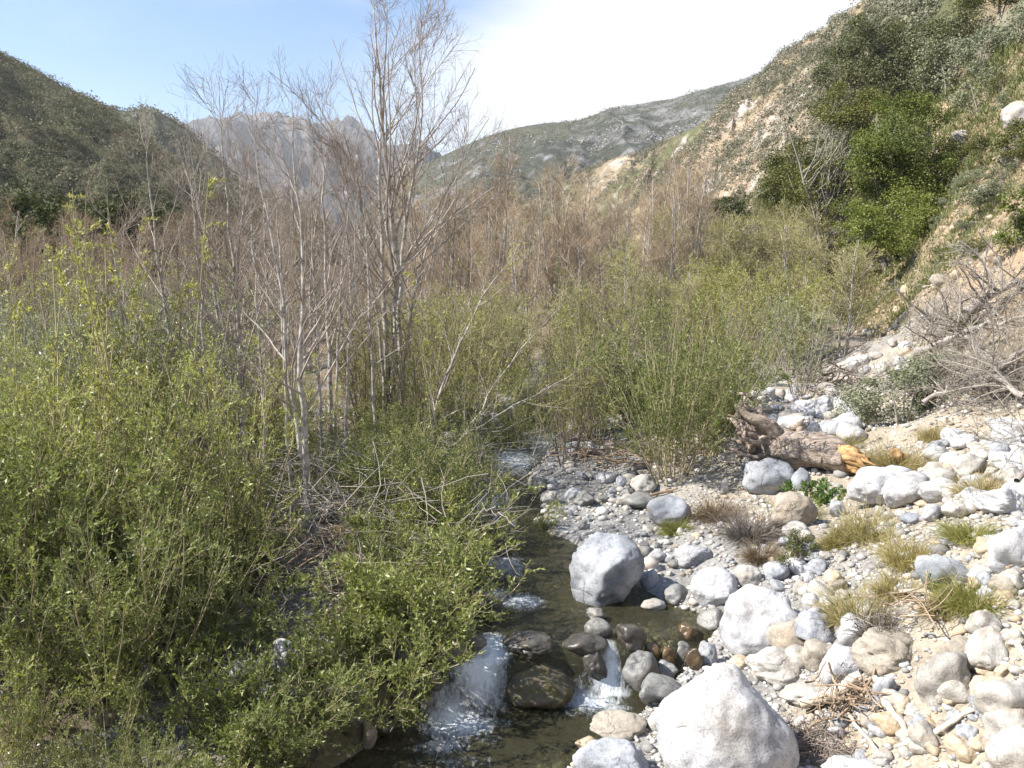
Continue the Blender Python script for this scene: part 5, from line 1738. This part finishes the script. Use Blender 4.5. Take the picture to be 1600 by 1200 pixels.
# ------------------------------------------------------------------ fallen wood
def polytube(pts, radii, n=24, sides=12, seed=0, rough=.12, wob=.0):
    rng = np.random.default_rng(seed)
    pts = np.array(pts, float)
    cum = np.concatenate([[0], np.cumsum(np.linalg.norm(np.diff(pts, axis=0), axis=1))])
    u = np.linspace(0, cum[-1], n)
    P = np.stack([np.interp(u, cum, pts[:, k]) for k in range(3)], -1)
    for _ in range(2):
        P[1:-1] = (P[:-2] + 2 * P[1:-1] + P[2:]) / 4
    R = np.interp(u, cum, radii)
    if wob:
        P = P + fbm(np.stack([u / cum[-1] * 5, np.zeros(n), np.zeros(n)], -1)[:, None, :] + np.arange(3)[None, :, None] * 9 + seed, 2, seed) * wob
    V, Q = tubes(P[None], R[None], sides)
    # ridged, irregular surface along the grain
    ang = np.tile(np.arange(sides) / sides * 2 * PI, n)
    along = np.repeat(u, sides)
    nz = fbm(np.stack([np.cos(ang) * 1.6, np.sin(ang) * 1.6, along * 1.5 / max(cum[-1], .2)], -1) + seed, 3, seed)
    cen = np.repeat(P, sides, 0)
    V = cen + (V - cen) * (1 + rough * nz)[:, None]
    V = np.concatenate([V, P[:1], P[-1:]])
    k = np.arange(sides)
    c0, c1 = len(V) - 2, len(V) - 1
    T = np.concatenate([np.stack([np.full(sides, c0), (k + 1) % sides, k], -1), np.stack([np.full(sides, c1), (n - 1) * sides + k, (n - 1) * sides + (k + 1) % sides], -1)])
    return V, Q, T


def tube_obj(name, parts, mat, parent=None, origin=None):
    Vs, Fs, Ts, off = [], [], [], 0
    for V, Q, T in parts:
        Vs.append(V)
        Fs.append(Q + off)
        Ts.append(T + off)
        off += len(V)
    V = np.concatenate(Vs)
    if origin is not None:
        V = V - origin
    o = obj(name, mesh_np(name, V, [np.concatenate(Fs), np.concatenate(Ts)], M[mat], True), parent)
    if origin is not None and parent is None:
        o.location = tuple(origin)
    return o


# the fallen log: trunk, root end, orange broken end
La = hit(1222, 742)
Lb = hit(1345, 752)
La = La + np.array([0, .25, .36])
Lb = Lb + np.array([0, .25, .26])
log = empty('fallen_log', tuple((La + Lb) / 2 - np.array([0, 0, .3])))
og = np.array(log.location)
tag(log, 'weathered fallen log with gnarled root end and orange broken end', 'log')
ax = unit(Lb - La)
mid1, mid2 = La + (Lb - La) * .35, La + (Lb - La) * .72
trk = tube_obj('trunk', [polytube([La - ax * .25 + [0, 0, .12], La, mid1, mid2, Lb - ax * .10], [.29, .29, .27, .24, .15], 70, 36, 3, .30, .03)], 'log', log, og)
rootpx = [((1232, 700), (1205, 672), (1178, 655), (1152, 634), .15), ((1228, 710), (1195, 690), (1172, 668), (1160, 660), .13), ((1225, 716), (1190, 702), (1168, 690), (1152, 672), .10),
          ((1222, 722), (1188, 712), (1172, 700), (1164, 690), .10), ((1220, 728), (1196, 716), (1180, 706), (1176, 690), .08), ((1230, 722), (1206, 722), (1184, 714), (1170, 698), .09),
          ((1236, 696), (1216, 674), (1202, 664), (1190, 652), .10), ((1240, 694), (1236, 676), (1250, 660), (1254, 656), .07), ((1246, 694), (1250, 676), (1262, 662), (1264, 654), .06),
          ((1218, 712), (1186, 682), (1166, 676), (1150, 676), .07), ((1214, 730), (1192, 728), (1178, 722), (1172, 706), .06), ((1224, 704), (1198, 680), (1186, 660), (1174, 646), .07)]
for k, (a, b, c, e, r) in enumerate(rootpx):
    d0 = La[1] + .05 * (k % 3)
    q = [at(*a, d0), at(*b, d0 - .15 + .12 * (k % 4)), at(*c, d0 - .2 + .16 * (k % 3)), at(*e, d0 - .1 + .13 * (k % 5))]
    tube_obj('root', [polytube(q, [r * 1.1, r * .8, r * .5, r * .16], 20, 10, 40 + k, .3, .03)], 'log', log, og)
rng = np.random.default_rng(55)
for k in range(16):
    a = 2 * PI * (k + rng.random()) / 16
    o_ = np.array([0, math.cos(a), math.sin(a)])
    c0 = La - ax * rng.uniform(.05, .3) + o_ * .16
    l_ = rng.uniform(.35, .8)
    q = [c0, c0 + o_ * l_ * .4 - ax * .15, c0 + o_ * l_ * .75 - ax * rng.uniform(.15, .5) + rng.normal(size=3) * .08, c0 + o_ * l_ * .8 - ax * rng.uniform(.3, .8) + rng.normal(size=3) * .15]
    tube_obj('root', [polytube(q, [.075, .055, .032, .010], 20, 8, 80 + k, .3, .05)], 'log', log, og)
rng = np.random.default_rng(5)
sp = []
for k in range(34):
    a = rng.uniform(0, 2 * PI)
    c0 = Lb - ax * .34 + np.array([0, math.cos(a) * .15, math.sin(a) * .13])
    sp.append(polytube([c0, c0 + ax * rng.uniform(.2, .35), c0 + ax * rng.uniform(.36, .62) + np.array([0, .02 * math.cos(a), -.10 + .02 * math.sin(a)])], [.05, .045, .008], 10, 6, 60 + k, .5, .02))
tube_obj('broken_end', sp, 'log_orange', trk, og)
q = hit(1410, 735)
V, Fc = rock_verts(888, 4, .1, 12, .3)
o = obj('wood_chunk', mesh_np('wood_chunk', V * np.array([.17, .13, .13]), [Fc], M['log_orange'], True), None, tuple(q + np.array([0, .2, .14])))
o.rotation_euler = (.3, .5, .2)
tag(o, 'orange broken chunk of wood right of the fallen log', 'wood chunk')


def stick(name, pix, radii, mat, label, cat='driftwood', lift=.05, seed=0, forks=None, wob=.02):
    pts = []
    for (px, py, *dz) in pix:
        p = hit(px, py)
        p = p + np.array([0, 0, lift + (dz[0] if dz else 0)])
        pts.append(p)
    pts = np.array(pts)
    parts = [polytube(pts, [q * .72 for q in radii], 26, 9, seed, .25, wob * .6)]
    og_ = pts.mean(0)
    o = tube_obj(name, parts, mat, None, og_)
    tag(o, label, cat)
    return o


stick('driftwood', [(1248, 1122), (1300, 1105), (1345, 1082)], [.05, .075, .06], 'drift', 'thick tan driftwood log lying behind the giant white boulder', lift=.12, seed=1)
stick('driftwood', [(1366, 1078), (1390, 1125), (1418, 1172)], [.03, .036, .026], 'drift', 'pale straight stick leaning below the sandy rock', lift=.10, seed=2)
stick('driftwood', [(1400, 1184), (1470, 1158), (1532, 1118)], [.016, .026, .014], 'drift', 'long pale stick at the bottom right', lift=.08, seed=3)
stick('driftwood', [(1306, 1105), (1335, 1150), (1372, 1192)], [.016, .02, .016], 'drift', 'thin pale stick crossing in front of the debris', lift=.09, seed=4)
stick('driftwood', [(1402, 932), (1450, 936), (1500, 956)], [.024, .03, .018], 'drift', 'upper pale branch of the driftwood pile under the tilted slab', lift=.06, seed=5)
stick('driftwood', [(1422, 953), (1448, 962), (1472, 975)], [.03, .034, .02], 'drift', 'short thick piece of the driftwood pile', lift=.05, seed=6)
stick('driftwood', [(1470, 958), (1515, 966), (1552, 940)], [.02, .02, .012], 'drift_brown', 'brown curved root in the driftwood pile', lift=.06, seed=7)
stick('driftwood', [(1486, 1006), (1520, 985), (1546, 952)], [.015, .022, .012], 'drift_brown', 'brown bent stick sliding off the driftwood pile', lift=.05, seed=8)
stick('driftwood', [(1398, 945), (1440, 946), (1480, 944)], [.015, .02, .01], 'drift_brown', 'thin brown branch behind the driftwood pile', lift=.04, seed=9)
stick('driftwood', [(1578, 995), (1600, 1030), (1625, 1060)], [.03, .03, .03], 'drift', 'pale branch at the right edge on the sandy bank', lift=.04, seed=10)
stick('driftwood', [(1430, 1180), (1480, 1178), (1520, 1150)], [.01, .012, .006], 'drift_brown', 'thin brown stick under the long pale stick', lift=.04, seed=11)
stick('driftwood', [(1245, 1165), (1280, 1148), (1310, 1140)], [.014, .018, .01], 'drift_brown', 'brown stick over the dark debris beside the giant white boulder', lift=.10, seed=12)
stick('driftwood', [(1310, 1145), (1350, 1105), (1365, 1062)], [.012, .014, .01], 'drift_brown', 'upright brown root in the tangle', lift=.12, seed=13)
stick('driftwood', [(1296, 1075), (1306, 1110), (1300, 1150)], [.012, .016, .012], 'drift_brown', 'curved grey brown root in front of the thick tan log', lift=.16, seed=14)
stick('driftwood', [(620, 935), (660, 915), (700, 922)], [.03, .035, .02], 'drift_brown', 'brown rotten branch on the left bank under the dead twigs', lift=.12, seed=15)
stick('driftwood', [(975, 790), (1030, 775), (1060, 768)], [.03, .03, .02], 'drift_brown', 'shaded branch on the gravel under the lone willow bush', lift=.05, seed=16)


def heap(name, px, py, n, ln, r, wid, mat, label, seed, lift=.1, cat='debris', flat=.35):
    """a tangle of loose twigs"""
    rng = np.random.default_rng(seed)
    p0 = hit(px, py)
    c = np.clip(rng.normal(size=(n, 3)), -1.4, 1.4) * np.array(wid) * .5
    d = unit(rng.normal(size=(n, 3)) * np.array([1, .8, flat]))
    L = ln * rng.uniform(.4, 1.2, n)
    pts = [c - d * (L / 2)[:, None]]
    for s in range(4):
        d = unit(d + .22 * rng.normal(size=d.shape))
        pts.append(pts[-1] + d * (L / 4)[:, None])
    P = np.stack(pts, 1)
    P[..., 2] = np.abs(P[..., 2])
    R = (r * rng.uniform(.4, 1.3, n))[:, None] * np.linspace(1, .5, 5)[None]
    V, Q = tubes(P, R, 4)
    o = obj(name, mesh_np(name, V, [Q], M[mat], True), None, tuple(p0 + np.array([0, 0, lift])))
    tag(o, label, cat)
    return o


heap('twig_tangle', 1335, 1120, 70, .34, .008, (.38, .22, .30), 'drift_brown', 'tangle of brown roots and twigs right of the giant white boulder', 1, .04)
heap('twig_tangle', 1275, 1175, 260, .30, .0035, (.36, .3, .16), 'twig_brown', 'dark mat of fine debris at the foot of the giant white boulder', 2, .03)
heap('twig_tangle', 1480, 960, 46, .5, .007, (.6, .3, .10), 'drift_brown', 'loose twigs of the driftwood pile under the tilted slab', 3, .03)
heap('twig_tangle', 1385, 985, 60, .3, .004, (.4, .2, .10), 'twig_grey', 'thin roots hanging from the cut sandy bank', 4, .02)
heap('twig_tangle', 985, 725, 110, .9, .010, (1.3, .8, .35), 'drift_brown', 'heap of brown flood debris behind the lone willow stem', 5, .05)
heap('twig_tangle', 1292, 606, 60, .8, .022, (.9, .6, .5), 'twig_brown', 'dark brown root mass behind the white stones at the slope foot', 6, .1)
heap('twig_tangle', 640, 880, 190, .9, .0055, (1.6, .9, 1.1), 'twig_grey', 'web of bare grey sticks on the left bank', 7, .15)
heap('twig_tangle', 560, 905, 110, .8, .007, (1.3, .8, .4), 'drift_brown', 'brown fallen sticks behind the drooping shrub', 8, .1)

heap('twig_tangle', 720, 800, 150, 1.0, .0055, (1.7, .9, 1.2), 'twig_grey', 'web of bare grey twigs over the riffle below the sprawling alder', 9, .3)
heap('twig_tangle', 470, 850, 140, .9, .005, (1.5, .9, 1.3), 'twig_grey', 'bare grey twigs around the foot of the twin stemmed alder', 10, .2)
heap('twig_tangle', 560, 960, 90, .7, .0045, (1.2, .6, .7), 'twig_grey', 'pale dead twigs above the white cube boulder', 11, .15)


# big dead trees lying on the right slope
def deadfall(a, b, r, label, seed, nb=16, bl=1.3, mat='twig_grey', tw=.006, nt=6, ns=4, lift=.3):
    rng = np.random.default_rng(seed)
    p = np.array([a, (a + b) / 2 + np.array([0, 0, .15]), b])
    u = np.linspace(0, 1, 12)
    P = np.stack([np.interp(u, [0, .5, 1], p[:, k]) for k in range(3)], -1)[None]
    P = P + rng.normal(size=P.shape) * .03
    P[..., 2] += lift
    R = np.linspace(r, r * .3, 12)[None]
    P1, R1 = grow(rng, P, R, int(nb * 1.6), .05, 1, 50, bl * 1.15, 7, -.35, .16, rr=.34, lt=.3)
    P2, R2 = grow(rng, P1, R1, nt, .15, 1, 45, bl * .5, 5, .05, .2, r0=tw * 1.5, lt=.4)
    P3, R3 = grow(rng, P2, R2, ns, .15, 1, 45, bl * .25, 3, 0, .2, r0=tw, lt=.3)
    og_ = P[0, 0].copy()
    root = empty('dead_tree', tuple(og_))
    V, Q = tubes(P - og_, R, 9)
    obj('trunk', mesh_np('trunk', V, [Q], M['twig_grey'], True), root)
    V, Q = join([tubes(P1 - og_, R1, 5), tubes(P2 - og_, np.maximum(R2, tw * .8), 3), tubes(P3 - og_, np.maximum(R3, tw * .6), 3)])
    obj('branches', mesh_np('branches', V, [Q], M[mat], True), root)
    tag(root, label, 'dead tree')


deadfall(hit(1462, 548), hit(1610, 452), .15, 'big bleached dead tree lying across the right slope', 1, 20, 1.6)
deadfall(hit(1425, 580), hit(1600, 520), .09, 'grey dead tree lying below the big bleached one', 2, 20, 1.4, 'twig_purple')
deadfall(hit(1560, 600), hit(1440, 500), .07, 'dark dead branch crossing in front of the bleached tree', 3, 14, 1.3, 'twig_purple')
deadfall(hit(1520, 640), hit(1625, 560), .06, 'tangled dead top at the right edge of the terrace', 4, 24, 1.2, 'twig_purple', .005)
deadfall(hit(1440, 655), hit(1560, 620), .04, 'fine dead brush on the right terrace behind the sage', 5, 26, .9, 'twig_purple', .004)
deadfall(hit(1320, 640), hit(1420, 600), .035, 'thin dead brush left of the dead trees above the sage', 6, 16, .9, 'twig_purple', .004)
deadfall(hit(1600, 650), hit(1500, 605), .05, 'grey dead brush cut by the right edge above the white boulder', 7, 24, 1.1, 'twig_purple', .0045)
deadfall(hit(1590, 790), hit(1640, 700), .03, 'leafless twigs over the white rounded boulder at the right edge', 8, 12, .8, 'twig_purple', .004)
deadfall(at(1350, 395, 44), at(1310, 365, 45), .03, 'tangle of pale dead limbs between the slope trees', 9, 8, .9, 'twig_purple', .010)
# ------------------------------------------------------------------ air
import bmesh
lo, hi = np.array([1e9] * 3), np.array([-1e9] * 3)
bpy.context.view_layer.update()
for o in SC.objects:
    if o.type == 'MESH' and o.get('kind') == 'structure':
        c = np.array([(o.matrix_world @ Vector(b))[:] for b in o.bound_box])
        lo, hi = np.minimum(lo, c.min(0)), np.maximum(hi, c.max(0))
lo, hi = lo - np.array([60, 60, 1.0]), hi + np.array([60, 60, 8.0])
bm = bmesh.new()
bmesh.ops.create_cube(bm, size=1)
for v in bm.verts:
    v.co = Vector(tuple(lo + (np.array(v.co[:]) + .5) * (hi - lo)))
me = bpy.data.meshes.new('haze')
bm.to_mesh(me)
bm.free()
m = NT('haze')
m.t.links.clear()
vp = m.n('ShaderNodeVolumePrincipled')
vp.inputs['Color'].default_value = (.90, .95, 1.0, 1)
vp.inputs['Density'].default_value = .00014
vp.inputs['Anisotropy'].default_value = .2
m.l(vp.outputs[0], m.out.inputs['Volume'])
me.materials.append(m.m)
o = obj('haze', me)
tag(o, 'thin pale air haze between the camera and the far mountains', 'haze', kind='stuff')
